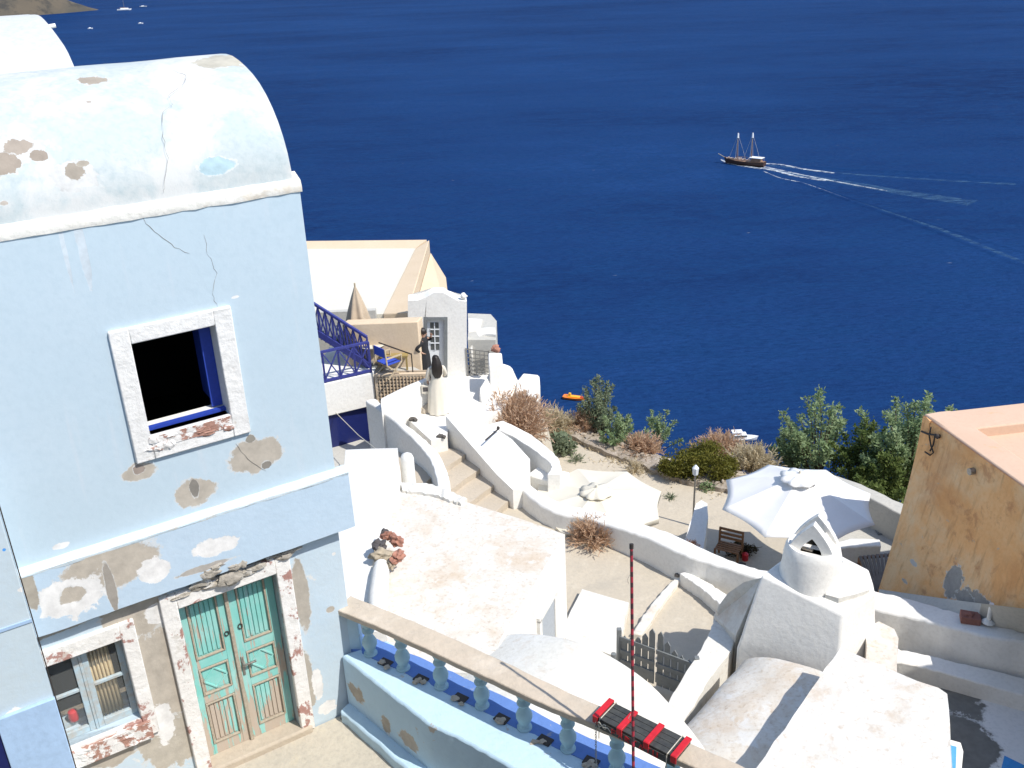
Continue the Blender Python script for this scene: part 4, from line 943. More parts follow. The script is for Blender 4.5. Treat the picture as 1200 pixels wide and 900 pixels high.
def parasol(name, c, zr, rise, R, nrib, mat, zfoot, label, group=None, scallop=.08, phase=0, valance=.0, vent=True):
    """c: centre xy of rim"""
    root = empty(name, (c[0], c[1], zfoot), label, 'parasol', group)
    bm = NB(); nr = 10; na = nrib*8; rings = []
    for i in range(1, nr+1):
        f = i/nr; r_ = f*R; ring_ = []
        for k in range(na):
            a = phase+2*pi*k/na; ph = (k % 8)/8; chord = cos(pi/nrib)/cos(pi/nrib-abs(ph-.0)*2*pi/nrib) if ph <= .5 else cos(pi/nrib)/cos(pi/nrib-(1-ph)*2*pi/nrib)
            inw = 1-(sin(pi*ph))*scallop*f
            z = zr+rise*(1-f**1.12) - sin(pi*ph)*.045*sin(pi*f)
            ring_.append(bm.verts.new((c[0]+cos(a)*r_*chord*inw/cos(0), c[1]+sin(a)*r_*chord*inw, z)))
        rings.append(ring_)
    ap = bm.verts.new((c[0], c[1], zr+rise))
    for k in range(na): bm.faces.new((rings[0][k], rings[0][(k+1) % na], ap))
    for i in range(nr-1):
        for k in range(na): bm.faces.new((rings[i][k], rings[i][(k+1) % na], rings[i+1][(k+1) % na], rings[i+1][k]))
    if valance:
        low = [bm.verts.new(v.co+Vector((0, 0, -valance))) for v in rings[-1]]
        for k in range(na): bm.faces.new((rings[-1][k], rings[-1][(k+1) % na], low[(k+1) % na], low[k]))
    cn_ = link(bm, 'canopy', mat, root, ang=9); md = cn_.modifiers.new('thick', 'SOLIDIFY'); md.thickness = .008; md.offset = -1
    if vent:
        bm = NB(); rr = []; na = nrib*6
        for f in (0.02, .35, .7, 1):
            rr.append([bm.verts.new((c[0]+cos(phase+2*pi*k/na)*R*.24*f*(1+.07*cos(nrib*2*pi*k/na)), c[1]+sin(phase+2*pi*k/na)*R*.24*f*(1+.07*cos(nrib*2*pi*k/na)), zr+rise+.10-f*.13+.018*f*cos(nrib*2*pi*k/na+1)+random.uniform(-.006, .006))) for k in range(na)])
        for i in range(3):
            for k in range(na): bm.faces.new((rr[i][k], rr[i][(k+1) % na], rr[i+1][(k+1) % na], rr[i+1][k]))
        bm.faces.new(rr[0]); v_ = link(bm, 'vent_cap', mat, cn_ if False else root, ang=20); md = v_.modifiers.new('thick', 'SOLIDIFY'); md.thickness = .006
    bm = NB(); lathe(bm, (c[0], c[1], zr+rise+.09), [(.03, 0), (.035, .03), (.02, .07), (.0, .08)], 10) if False else tube(bm, [(c[0], c[1], zr+rise+.08), (c[0], c[1], zr+rise+.16)], [.035, .02], 10); link(bm, 'finial', M['rope'], root)
    bm = NB(); tube(bm, [(c[0], c[1], zfoot), (c[0], c[1], zr+rise)], .03, 10); link(bm, 'pole', M['chairwood'], root)
    for k in range(nrib):
        a = phase+2*pi*k/nrib; bm = NB(); tip = Vector((c[0]+cos(a)*R*.985, c[1]+sin(a)*R*.985, zr-.02)); bar(bm, (c[0], c[1], zr+rise-.05), tip, .018); link(bm, 'rib', M['chairwood'], root, smooth=False)
    bm = NB(); lathe(bm, (c[0], c[1], zfoot), [(.28, 0), (.28, .06), (.06, .1), (.05, .3)], 16); link(bm, 'foot', M['iron'], root)
    return root
u2 = H(934, 588, -12.4); parasol('parasol', u2, -12.4, .68, 1.84, 8, M['canvas'], ZT, 'large white open parasol right of the terrace by the ochre building', 'open parasols on the terrace', phase=.12, scallop=.05)
u1 = H(699, 587, -12.95); parasol('parasol', u1, -12.95, .30, 1.72, 8, M['canvas_cream'], ZT, 'flat cream open parasol behind the curved white wall, left of the white one', 'open parasols on the terrace', phase=.2, scallop=.04, valance=.14)
# closed beige parasol
cpz = -11.1; cb_ = H(425, 421, -11.05); cp = empty('closed_parasol', cb_, 'folded beige parasol beside the navy stair railing', 'parasol')
bm = NB(); lathe(bm, (cb_.x, cb_.y, cpz), [(.30, .85), (.36, .95), (.33, 1.2), (.24, 1.6), (.13, 2.0), (.03, 2.28)], 48, squash=lambda a, z: 1+.20*sin(6*a+z)*min(1, (2.4-z))); link(bm, 'canopy', M['beige'], cp)
bm = NB(); tube(bm, [cb_, cb_+up*2.35], .025, 8); link(bm, 'pole', M['chairwood'], cp)
bm = NB(); lathe(bm, cb_, [(.2, 0), (.2, .06), (.04, .1)], 12); link(bm, 'foot', M['iron'], cp)

def table_round(c, r, h, mat, label):
    root = empty('round_table', c, label, 'table'); bm = NB(); lathe(bm, c+up*h, [(r, -.03), (r, 0)], 28); link(bm, 'tabletop', mat, root, bevel=.008)
    bm = NB(); tube(bm, [c+up*.02, c+up*(h-.03)], .03, 8); lathe(bm, c, [(r*.45, 0), (r*.45, .02)], 16); link(bm, 'pedestal', M['iron'], root)
tc = H(438, 429, -11.05); table_round(tc, .42, .72, M['ptop'], 'pale round cafe table beside the blue director chair')
# director chair
def director(c, rz, label):
    root = empty('director_chair', c, label, 'chair', rz=rz)
    for s in (-1, 1):
        bm = NB(); bar(bm, (s*.27, -.25, 0), (s*.27, .25, .42), .035); bar(bm, (s*.27, .25, 0), (s*.27, -.25, .42), .035); link(bm, 'cross_leg', M['chairwood'], root, local=True, smooth=False)
        bm = NB(); bar(bm, (s*.27, .25, .40), (s*.27, .28, .92), .035); link(bm, 'back_post', M['chairwood'], root, local=True, smooth=False)
        bm = NB(); bar(bm, (s*.27, -.27, .62), (s*.27, .27, .62), .05, .03); bar(bm, (s*.27, -.25, .42), (s*.27, -.25, .62), .03); link(bm, 'arm', M['chairwood'], root, local=True, smooth=False)
    bm = NB(); abox(bm, (0, 0, .42), .50, .46, .02); link(bm, 'seat', M['bluecloth'], root, local=True)
    bm = NB(); box(bm, (0, .275, .78), (.26, 0, 0), (0, .01, 0), (0, 0, .13)); link(bm, 'backrest', M['bluecloth'], root, local=True)
director(H(457, 439, -11.05), 2.3, 'blue canvas director chair with pale wooden frame on the cafe terrace')
bm = NB(); c = H(463, 432, -11.05); 
bench = empty('straw_bench', c, 'straw yellow slatted bench against the cream wall behind the blue chair', 'bench')
abox(bm, c+up*.42, .8, .3, .05); link(bm, 'seat', M['yellow'], bench)
bm = NB(); abox(bm, c+up*.6+Vector((0, .15, 0)), .8, .04, .22); link(bm, 'backrest', M['yellow'], bench)
for sx_ in (-.36, .36):
    for sy in (-.12, .12):
        bm = NB(); abox(bm, c+Vector((sx_, sy, .2)), .05, .05, .4); link(bm, 'leg', M['yellow'], bench)
bm = NB(); hp = H(484, 438, -11.05); bar(bm, hp+Vector((-.9, .1, .95)), hp+up*.6, .03); bar(bm, hp, hp+up*.62, .03); single('iron_handrail', bm, M['iron'], hp, 'thin dark handrail sloping in front of the cream wall', 'handrail')
bm = NB(); tube(bm, [H(402, 360, -10.0), H(402, 360, -10.0)+up*.2], .1, 10) if False else None
bm.free()
# ------------------------------------------------------------ GATE HOUSE (white, door)
gh = empty('white_gatehouse', H(520, 445, -12), 'white gatehouse with curved pediment and white glazed door', 'gatehouse')
gp = H(512, 443, -12); gn_ = Vector((0.06, -1, 0)).normalized(); gx = Vector((1, .06, 0)).normalized()
def G(x, y, out=0): return V(x, y, gp+gn_*out, gn_)
def poly_ext(bm, pts, n, th):
    A_ = [bm.verts.new(p) for p in pts]; B_ = [bm.verts.new(p-n*th) for p in pts]
    f = bm.faces.new(A_); g = bm.faces.new(B_[::-1]); bmesh.ops.triangulate(bm, faces=[f, g])
    for i in range(len(A_)): bm.faces.new((A_[i], B_[i], B_[(i+1) % len(A_)], A_[(i+1) % len(A_)]))
    return bm
def dn(x, y): p = G(x, y); return p
pts = [(478, 352), (490, 352), (500, 348), (508, 343), (520, 343), (526, 347), (536, 352), (547, 353), (547, 449), (524, 449), (524, 372), (497, 372), (497, 449), (478, 449)]
bm = NB(); poly_ext(bm, [G(*p) for p in pts], gn_, .5); link(bm, 'front_wall', M['white'], gh, bevel=.05, segs=3)
bm = NB(); poly_ext(bm, [G(496.5, 371, -.12), G(524.5, 371, -.12), G(524.5, 450, -.12), G(496.5, 450, -.12)], gn_, .05); dr = link(bm, 'door', M['wdoor'], gh)
bm = NB(); poly_ext(bm, [G(504, 378, -.11), G(514, 378, -.11), G(515, 410, -.11), G(505, 410, -.11)], gn_, .03); link(bm, 'door_pane', M['glass'], dr)
bm = NB()
for yy in (386, 394, 402): bar(bm, G(504, yy, -.10), G(515, yy, -.10), .03, .03)
bar(bm, G(509, 378, -.10), G(510, 410, -.10), .03, .03); link(bm, 'glazing_bar', M['wdoor'], dr)
bm = NB()
for a_, b_ in (((498.5, 371), (498.5, 448)), ((522.5, 371), (522.5, 448)), ((498, 373), (523, 373))): bar(bm, G(*a_, -.03), G(*b_, -.03), .08, .1)
link(bm, 'door_frame', M['gate'], gh)
bm = NB(); blob(bm, G(543, 347, -.1), .09, .09, .1, .1); bm2 = bm; bar(bm2, G(543, 347, -.1), G(548, 347, -.1), .03); single('ball_lamp', bm2, M['white'], G(543, 350, -.1), 'small white lamp on the right shoulder of the gatehouse', 'lamp')
# right white building behind gate
rb_ = empty('sea_view_house', H(565, 440, -12), 'small white flat roofed house with notch by the iron grille gate', 'house')
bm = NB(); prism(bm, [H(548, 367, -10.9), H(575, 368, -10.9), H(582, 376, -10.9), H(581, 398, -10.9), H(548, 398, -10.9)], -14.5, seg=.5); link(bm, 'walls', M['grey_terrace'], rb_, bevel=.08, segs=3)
bm = NB(); prism(bm, [H(549, 373, -10.85), H(565, 374, -10.85), H(562, 386, -10.85), H(549, 388, -10.85)], -10.96, seg=0); link(bm, 'roof_recess', M['white'], rb_)
bm = NB(); strip(bm, [H(550, 412, -11.2), H(556, 400, -11.0), H(566, 392, -10.85), H(581, 392, -10.8)], [H(549, 404, -11.2), H(553, 395, -11.0), H(562, 385, -10.85), H(580, 384, -10.8)], -13, n=16, jit=.003); link(bm, 'curved_coping', M['white'], rb_)
# grille gate
gg = empty('iron_grille', H(560, 440, -12), 'grey iron grid gate between the gatehouse and the sea wall', 'gate')
ga, gb = G(548, 438), G(574, 441); bm = NB(); hgt_ = (G(548, 409)-G(548, 438)).z
for i in range(6): p = ga.lerp(gb, i/5); bar(bm, p, p+up*hgt_, .025)
for i in range(7): bar(bm, ga+up*hgt_*i/6, gb+up*hgt_*i/6, .025)
link(bm, 'bars', M['metal'], gg, smooth=False)
bm = NB(); 
for p in (ga, gb): bar(bm, p-up*.05, p+up*(hgt_+.03), .05)
link(bm, 'frame', M['metal'], gg, smooth=False)
# sea wall going right
bm = NB(); strip(bm, [H(574, 440, -11.2), H(588, 446, -11.2), H(600, 452, -11.3), H(612, 466, -11.8)], [H(578, 412, -11.1), H(592, 420, -11.1), H(606, 432, -11.4), H(620, 452, -11.8)], -14, n=20); bm.free()
sw = empty('stepped_sea_wall', H(590, 460, -13), 'stepped white wall going down to the dry shrubs on the cliff', 'wall')
bm = NB(); prism(bm, [H(572, 413, -11.0), H(588, 413, -11.0), H(589, 424, -11.0), H(573, 428, -11.0)], -13.5, seg=.4); link(bm, 'pillar', M['white'], sw, bevel=.05, segs=3)
bm = NB(); prism(bm, [H(585, 424, -11.35), H(600, 427, -11.4), H(606, 440, -11.7), H(611, 452, -12.0), H(585, 470, -12.1), H(566, 478, -12.1), H(560, 455, -11.6), H(572, 436, -11.3)], -14, seg=.4); link(bm, 'slope', M['white'], sw, bevel=.12, segs=4)
bm = NB(); prism(bm, [H(613, 437, -11.7), H(632, 439, -11.7), H(633, 452, -11.8), H(630, 466, -12), H(604, 460, -12), H(606, 446, -11.8)], -15, seg=.4); link(bm, 'end_block', M['white'], sw, bevel=.05, segs=3)
bm = NB(); prism(bm, [H(527, 452, -12.0), H(556, 452, -12.0), H(572, 470, -12.3), H(560, 486, -12.5), H(530, 484, -12.2)], -14, seg=.4); link(bm, 'foot_slope', M['white'], sw, bevel=.06, segs=3)
bm = NB(); blob(bm, H(581, 409, -10.95), .13, .1, .13, .2); single('stone', bm, M['terra'], H(581, 412, -11.0), 'round brown pot shaped stone on top of the white wall pillar', 'stone')

# ------------------------------------------------------------ PEOPLE
def skin_mesh(name, verts, edges, mat, parent, sub=2, root=0):
    me = bpy.data.meshes.new(name); me.from_pydata([v[:3] for v in verts], edges, [])
    o = bpy.data.objects.new(name, me); COL.objects.link(o)
    md = o.modifiers.new('skin', 'SKIN')
    for i, v in enumerate(verts):
        sv = me.skin_vertices[0].data[i]; r_ = v[3]; sv.radius = r_ if isinstance(r_, tuple) else (r_, r_); sv.use_root = (i == root)
    s2_ = o.modifiers.new('sub', 'SUBSURF'); s2_.levels = s2_.render_levels = sub
    dg = bpy.context.evaluated_depsgraph_get(); ev = o.evaluated_get(dg); nm = bpy.data.meshes.new_from_object(ev)
    o.modifiers.clear(); o.data = nm; nm.name = name; nm.materials.clear(); nm.materials.append(mat)
    for p in nm.polygons: p.use_smooth = True
    o.parent = parent; return o
def hand(verts, edges, wrist_i, wr, dirv, side):
    """five short finger chains from the palm"""
    dirv = Vector(dirv).normalized(); sv = Vector(side).normalized()
    pi_ = len(verts); palm = Vector(wr)+dirv*.05; verts.append((*palm, (.028, .018))); edges.append((wrist_i, pi_))
    for k, (off, L, r_) in enumerate(((-.030, .055, .0085), (-.011, .075, .009), (.008, .08, .009), (.027, .07, .0085))):
        a = palm+sv*off+dirv*.03; b_ = a+dirv*L*.6; c_ = b_+dirv*L*.35+Vector((0, 0, -.012))
        i0 = len(verts); verts += [(*a, r_), (*b_, r_*.95), (*c_, r_*.8)]; edges += [(pi_, i0), (i0, i0+1), (i0+1, i0+2)]
    a = Vector(wr)+dirv*.03+sv*.035; b_ = a+dirv*.03+sv*.03; i0 = len(verts); verts += [(*a, .011), (*b_, .009)]; edges += [(pi_, i0), (i0, i0+1)]
def make_person(loc, rz, label, pose):
    root = empty('person', loc, label, 'person', rz=rz)
    v = [(0, 0, .92, (.14, .10)), (0, 0, 1.10, (.115, .09)), (0, 0, 1.30, (.15, .10)), (0, 0, 1.40, (.09, .07)), (0, .01, 1.47, .05), (0, .03, 1.54, (.072, .085)), (0, .02, 1.61, (.072, .088))]
    e_ = [(0, 1), (1, 2), (2, 3), (3, 4), (4, 5), (5, 6)]
    for s in (-1, 1):
        i = len(v); v += [(s*.09, 0, .86, .09), (s*.10, .01, .48, .058), (s*.10, 0, .09, .036), (s*.10, .14, .03, .03)]; e_ += [(0, i), (i, i+1), (i+1, i+2), (i+2, i+3)]
        el, wr = pose[s]; i = len(v); v += [(s*.17, 0, 1.36, .052), (*el, .038), (*wr, .026)]; e_ += [(2, i), (i, i+1), (i+1, i+2)]
        hand(v, e_, i+2, wr, Vector(wr)-Vector(el), (0, 0, 1) if abs((Vector(wr)-Vector(el)).z) < .15 else (0, 1, 0))
    skin_mesh('body', v, e_, M['skin'], root)
    # face
    bm = NB(); blob(bm, (0, .118, 1.565), .012, .018, .018, 0, sub=2)
    link(bm, 'nose', M['skin'], root, local=True)
    for s in (-1, 1):
        bm = NB(); blob(bm, (s*.03, .108, 1.59), .012, .008, .007, 0, sub=2); link(bm, 'eye', M['hair'], root, local=True)
        bm = NB(); blob(bm, (s*.078, .02, 1.575), .01, .02, .03, 0, sub=2); link(bm, 'ear', M['skin'], root, local=True)
    bm = NB(); blob(bm, (0, .106, 1.53), .025, .008, .007, 0, sub=2); link(bm, 'mouth', M['terra'], root, local=True)
    return root
w1 = H(500, 449, -11.7)
PO = {-1: ((-.24, .14, 1.30), (-.07, .22, 1.50)), 1: ((.34, -.10, 1.18), (.17, .02, 1.02))}
p1 = make_person(w1, -1.9, 'woman in black with long dark hair, one hand at her face, by the white door', PO)
def dress(root, prof, mat, name, fold=.05, nf=9, n=40):
    bm = NB(); rings = []
    for (rx, ry, cx, cy, z) in prof:
        f = fold*max(0, (1.0-z))
        rings.append([bm.verts.new((cx+cos(a)*rx*(1+f*sin(nf*a)), cy+sin(a)*ry*(1+f*sin(nf*a)), z)) for a in [2*pi*k/n for k in range(n)]])
    for i in range(len(rings)-1):
        for k in range(n): bm.faces.new((rings[i][k], rings[i][(k+1) % n], rings[i+1][(k+1) % n], rings[i+1][k]))
    bm.faces.new(rings[0]); bm.faces.new(rings[-1]); return link(bm, name, mat, root, local=True)
dress(p1, [(.22, .18, 0, 0, .12), (.21, .17, 0, 0, .5), (.20, .15, 0, 0, .88), (.145, .12, 0, 0, 1.10), (.185, .13, 0, 0, 1.30), (.15, .11, 0, 0, 1.41), (.07, .07, 0, 0, 1.46)], M['blackcloth'], 'dress', .10)
for s, (el, wr) in PO.items():
    skin_mesh('sleeve', [(s*.13, 0, 1.37, .075), (s*.20, .01, 1.33, .07), (*el, .055), (*(Vector(el).lerp(Vector(wr), .7)), .045)], [(0, 1), (1, 2), (2, 3)], M['blackcloth'], p1, 1)
def hair(root, L, w):
    bm = NB(); blob(bm, (0, -.005, 1.62), .105, .115, .115, .05, sub=3)
    for (z, wx, wy, y) in ((0, 0, 0, 0),): pass
    prof = [(w*.55, .05, 0, -.10, 1.62-L), (w*.95, .075, 0, -.12, 1.62-L*.75), (w, .085, 0, -.12, 1.62-L*.4), (w*.85, .08, 0, -.085, 1.55), (w*.6, .06, 0, -.06, 1.66)]
    n = 28; rings = []
    for (rx, ry, cx, cy, z) in prof: rings.append([bm.verts.new((cx+cos(a)*rx*(1+.05*sin(11*a)), cy+sin(a)*ry*(1+.08*sin(7*a)), z)) for a in [2*pi*k/n for k in range(n)]])
    for i in range(len(rings)-1):
        for k in range(n): bm.faces.new((rings[i][k], rings[i][(k+1) % n], rings[i+1][(k+1) % n], rings[i+1][k]))
    bm.faces.new(rings[0]); bm.faces.new(rings[-1]); return link(bm, 'hair', M['hair'], root, local=True)
hair(p1, .42, .12)
w2_ = H(515, 483, -11.95)
p2 = make_person(w2_, .25, 'woman in a long off white dress with long dark hair seen from behind', {-1: ((-.27, .02, 1.12), (-.24, .12, .88)), 1: ((.27, .05, 1.12), (.18, .20, .98))})
dress(p2, [(.31, .27, 0, -.02, .03), (.29, .24, 0, 0, .35), (.25, .19, 0, 0, .80), (.16, .13, 0, 0, 1.08), (.19, .13, 0, 0, 1.30), (.16, .11, 0, 0, 1.41), (.07, .07, 0, 0, 1.45)], M['whitecloth'], 'dress', .06)
for s, (el, wr) in {-1: ((-.27, .02, 1.12), (-.24, .12, .88)), 1: ((.27, .05, 1.12), (.18, .20, .98))}.items():
    skin_mesh('sleeve', [(s*.13, 0, 1.37, .075), (s*.20, .01, 1.33, .068), (*el, .052), (*(Vector(el).lerp(Vector(wr), .6)), .048)], [(0, 1), (1, 2), (2, 3)], M['whitecloth'], p2, 1)
hair(p2, .52, .15)
bg_ = w2_+Vector((-.34, .0, .72)); bagr = empty('tote_bag', bg_-up*.1, 'small white bag with dark print held at the left side of the woman in white', 'bag')
bm = NB(); abox(bm, bg_, .22, .06, .26); link(bm, 'bag_body', M['whitecloth'], bagr, bevel=.01)
bm = NB(); abox(bm, bg_+Vector((0, -.034, .01)), .13, .006, .13); link(bm, 'print', M['ragdark'], bagr)
bm = NB(); tube(bm, [bg_+Vector((-.06, 0, .13)), bg_+Vector((.0, 0, .30)), bg_+Vector((.06, 0, .13))], .008, 6); link(bm, 'handle', M['whitecloth'], bagr)

# ------------------------------------------------------------ CHIMNEY COMPLEX + RIGHT HOUSE
ch = empty('domed_chimney', H(940, 740, -12.5), 'sculpted white chimney with triangular hooded opening on a battered base', 'chimney')
def frustum(bm, top, bot, seg=5, low=None):
    n = len(top); T = []; Bt = []
    for i in range(n):
        for k in range(seg):
            T.append(Vector(top[i]).lerp(Vector(top[(i+1) % n]), k/seg)); Bt.append(Vector(bot[i]).lerp(Vector(bot[(i+1) % n]), k/seg))
    rings = []
    for j in range(6):
        rings.append([bm.verts.new(Bt[i].lerp(T[i], j/5)+Vector((random.uniform(-1, 1), random.uniform(-1, 1), 0))*.008) for i in range(len(T))])
    for j in range(5):
        for i in range(len(T)): bm.faces.new((rings[j][i], rings[j][(i+1) % len(T)], rings[j+1][(i+1) % len(T)], rings[j+1][i]))
    f = bm.faces.new(rings[-1]); bmesh.ops.triangulate(bm, faces=[f])
    if low is not None:
        lr = [bm.verts.new((v.co.x, v.co.y, low)) for v in rings[0]]
        for i in range(len(T)): bm.faces.new((lr[i], lr[(i+1) % len(T)], rings[0][(i+1) % len(T)], rings[0][i]))
        rings[0] = lr
    bm.faces.new(rings[0][::-1]); return bm
T4 = [H(892, 674, -10.35), H(988, 721, -10.65), H(1026, 694, -10.5), H(1018, 667, -10.5), H(985, 650, -10.5), H(930, 645, -10.5)]
fl, fr = H(860, 744, -11.55), H(984, 782, -11.2)
B4 = [H(855, 752, -11.7), H(980, 795, -11.7), T4[2]+Vector((.12, -.1, -1.9)), T4[3]+Vector((.12, .15, -1.9)), T4[4]+Vector((0, .35, -1.9)), T4[5]+Vector((-.4, .4, -1.9))]
fdir = (T4[1]-T4[0]); fdir.z = 0; fdir.normalize(); fnn = Vector((fdir.y, -fdir.x, 0)); B4[0] = T4[0]+fnn*.36-fdir*.22; B4[1] = T4[1]+fnn*.36+fdir*.12
for q in B4: q.z = -11.8
bm = NB(); frustum(bm, T4, B4, low=-13.3); o = link(bm, 'battered_base', M['white'], ch, bevel=.16, segs=6)
# left rounded buttress (shaded)
bm = NB(); prism(bm, [H(892, 677, -10.9), H(872, 682, -11.0), H(853, 695, -11.3), H(842, 710, -11.6), H(836, 722, -11.9), H(862, 745, -11.8)], -13.2, seg=.3); link(bm, 'side_buttress', M['white_dirty'], ch, bevel=.05, segs=3)
cc = (H(909, 668, -10.45)+H(992, 688, -10.45))/2+Vector((.03, .12, 0)); Rr = .52
bm = NB(); lathe(bm, (cc.x, cc.y, 0), [(Rr*1.12, -10.7), (Rr*1.06, -10.45), (Rr*.99, -10.2), (Rr*.95, -9.98), (Rr*.90, -9.86), (Rr*.82, -9.80), (Rr*.70, -9.82), (Rr*.55, -9.88)], 40, squash=lambda a, z: 1+.015*sin(3*a+z*4)); link(bm, 'crown', M['white'], ch, ang=60)
# triangular hoods: two tapering triangular slabs meeting at a ridge
hd = Vector((.88, -.48, 0)).normalized(); hn = Vector((hd.y, -hd.x, 0))
zc_ = -9.93
apex = Vector((cc.x+.02, cc.y, -9.27))
def tri_frame(off, w, h, inner, th, name):
    c = Vector((cc.x, cc.y, zc_))+hn*off
    zz = [0, .2, .4, .58, .74, .87, .95, .985]
    ho = lambda w_, h_: [c+hd*(w_*(1-z_**1.55))+up*(h_*z_) for z_ in zz]+[c+up*h_]+[c-hd*(w_*(1-z_**1.55))+up*(h_*z_) for z_ in zz[::-1]]
    o_ = ho(w, h); i_ = [p+up*.05 for p in ho(w*inner, h*inner)]
    bm = NB(); n = len(o_)
    A_ = [bm.verts.new(p) for p in o_]; B_ = [bm.verts.new(p) for p in i_]; A2 = [bm.verts.new(p-hn*th) for p in o_]; B2 = [bm.verts.new(p-hn*th) for p in i_]
    for k in range(n):
        l = (k+1) % n
        bm.faces.new((A_[k], A_[l], B_[l], B_[k])); bm.faces.new((A2[k], B2[k], B2[l], A2[l])); bm.faces.new((A_[k], A2[k], A2[l], A_[l])); bm.faces.new((B_[k], B_[l], B2[l], B2[k]))
    return link(bm, name, M['white'], ch, bevel=.05, segs=5)
tri_frame(.20, .40, .62, .46, .15, 'hood')
tri_frame(-.17, .40, .60, .46, .12, 'hood')
bm = NB(); 
for s in (-1, 1):
    pass
a_ = Vector((cc.x, cc.y, zc_))
prism(bm, [a_+hd*.15-hn*.3+up*.32, a_+hd*.15+hn*.12+up*.34, a_+hd*.42+hn*.12-up*.02, a_+hd*.42-hn*.3-up*.02], zc_-.1, seg=0); link(bm, 'hood_cheek', M['white'], ch, bevel=.05, segs=3)
bm = NB(); lathe(bm, (cc.x, cc.y, -9.96), [(Rr*.6, 0), (Rr*.6, .02)], 20); link(bm, 'flue_floor', M['white_dirty'], ch)
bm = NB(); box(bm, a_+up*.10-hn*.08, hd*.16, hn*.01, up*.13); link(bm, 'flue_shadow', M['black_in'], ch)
bm = NB(); bar(bm, a_-hd*.16+hn*.12+up*.07, a_+hd*.02+hn*.14+up*.07, .05, .03); link(bm, 'brick', M['tan_wall'], ch)
# block behind crown
bm = NB(); prism(bm, [Vector((q.x, q.y, -10.4)) for q in (T4[1]+Vector((-.22, .34, 0)), T4[1]+Vector((-.02, .22, 0)), T4[2]+Vector((-.10, .02, 0)), T4[3]+Vector((-.12, -.05, 0)), T4[4]+Vector((0, -.2, 0)))], -11.4, seg=.25)
for v_ in bm.verts:
    if v_.co.z > -11: v_.co.z -= .06
link(bm, 'rear_block', M['white_dirty'], ch, bevel=.13, segs=4)
# pillar block right
bm = NB(); prism(bm, Hs([(1015, 735), (1030, 728), (1048, 737), (1053, 748), (1051, 790), (1015, 780)], -11.3), -13.2, seg=.25); single('side_pier', bm, M['white_roof'], H(1035, 760, -13), 'rounded stained white pier right of the chimney base', 'pier', bevel=.08, segs=4)
# vault hollow roof
vh = empty('stained_vault', H(880, 830, -13), 'curved white vault roof with ochre stains below the chimney', 'roof')
a0 = H(867, 757, -11.45); a1 = H(965, 792, -11.3); dv = (H(801, 838, -11.6)-a0); dv.z = 0
bm = NB(); rows = []
L2 = 3.2; dvn = dv.normalized(); wdir = Vector((a1.x-a0.x, a1.y-a0.y, 0)); Wd = wdir.length*1.45; wdir.normalize()
for j in range(20):
    o = a0+dvn*(L2*j/19); row = []
    for k in range(22):
        t_ = k/21; zz = -11.95+.75*sqrt(max(0, 1-(1-t_)**2.4))
        row.append(bm.verts.new((o.x+wdir.x*Wd*t_, o.y+wdir.y*Wd*t_, zz+mnoise.noise(Vector((t_*3, j*.3, 2)))*.05)))
    rows.append(row)
for j in range(19):
    for k in range(21): bm.faces.new((rows[j][k], rows[j][k+1], rows[j+1][k+1], rows[j+1][k]))
fc = []
for row in rows: fc.append(bm.verts.new((row[0].co.x, row[0].co.y, -13.2)))
for j in range(19): bm.faces.new((rows[j][0], rows[j+1][0], fc[j+1], fc[j]))
link(bm, 'vault_surface', M['white_roof'], vh, ang=70)
# side ledge along vault
bm = NB(); strip(bm, [H(838, 722, -11.95), H(828, 748, -11.95), H(806, 785, -12.0), H(783, 822, -12.0), H(755, 868, -12.0)], [H(862, 744, -11.95), H(856, 762, -11.95), H(832, 795, -12.0), H(806, 838, -12.0), H(778, 884, -12.0)], -13.2, n=30)
link(bm, 'side_ledge', M['white_dirty'], vh, bevel=.05, segs=3)
# big slab roof
sr = empty('slab_roof_house', H(1020, 860, -13), 'bright white flat slab roof in the lower right with rounded corner', 'house')
bm = NB(); prism(bm, [H(985, 759, -10.5)]+Hs([(1030, 779), (1075, 798), (1100, 806), (1110, 813), (1112, 830), (1114, 870), (1118, 960), (840, 960), (884, 903), (930, 838)], -10.5), -13.3, seg=.3); RS = link(bm, 'roof_slab', plaster('slab_whitewash', (.72, .705, .67), (.67, .65, .60), stains=[((.52, .41, .30), 1.7, .53, .70, .6), ((.50, .40, .30), 8, .54, .68, .6), ((.45, .36, .28), 22, .6, .7, .4)], bump=.5), sr, bevel=.06, segs=3)
bm = NB(); q = Hs([(1112, 866), (1126, 870), (1129, 880), (1124, 930), (1105, 930)], -10.7); prism(bm, q, -13, seg=.3); link(bm, 'rear_pier', M['white'], sr, bevel=.04)
bm = NB(); prism(bm, Hs([(1114, 873), (1121, 875), (1119, 930), (1112, 930)], -10.66), -10.8, seg=0); link(bm, 'blue_shutter', simple('sky_blue_paint', (.10, .35, .62), .5), sr)
side_white(RS)
# patio
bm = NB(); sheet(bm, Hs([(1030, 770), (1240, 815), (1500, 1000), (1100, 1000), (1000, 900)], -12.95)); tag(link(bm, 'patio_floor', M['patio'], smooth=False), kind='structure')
bm = NB(); strip(bm, [H(1046, 775, -12.6), H(1076, 781, -12.6), H(1120, 793, -12.6), H(1200, 815, -12.6), H(1260, 835, -12.6)], [H(1050, 760, -12.6), H(1080, 766, -12.6), H(1126, 777, -12.6), H(1210, 797, -12.6), H(1270, 815, -12.6)], -13, n=30); single('patio_bench', bm, M['white'], H(1120, 790, -12.95), 'low white bench ledge along the shaded patio wall', 'ledge', bevel=.04)
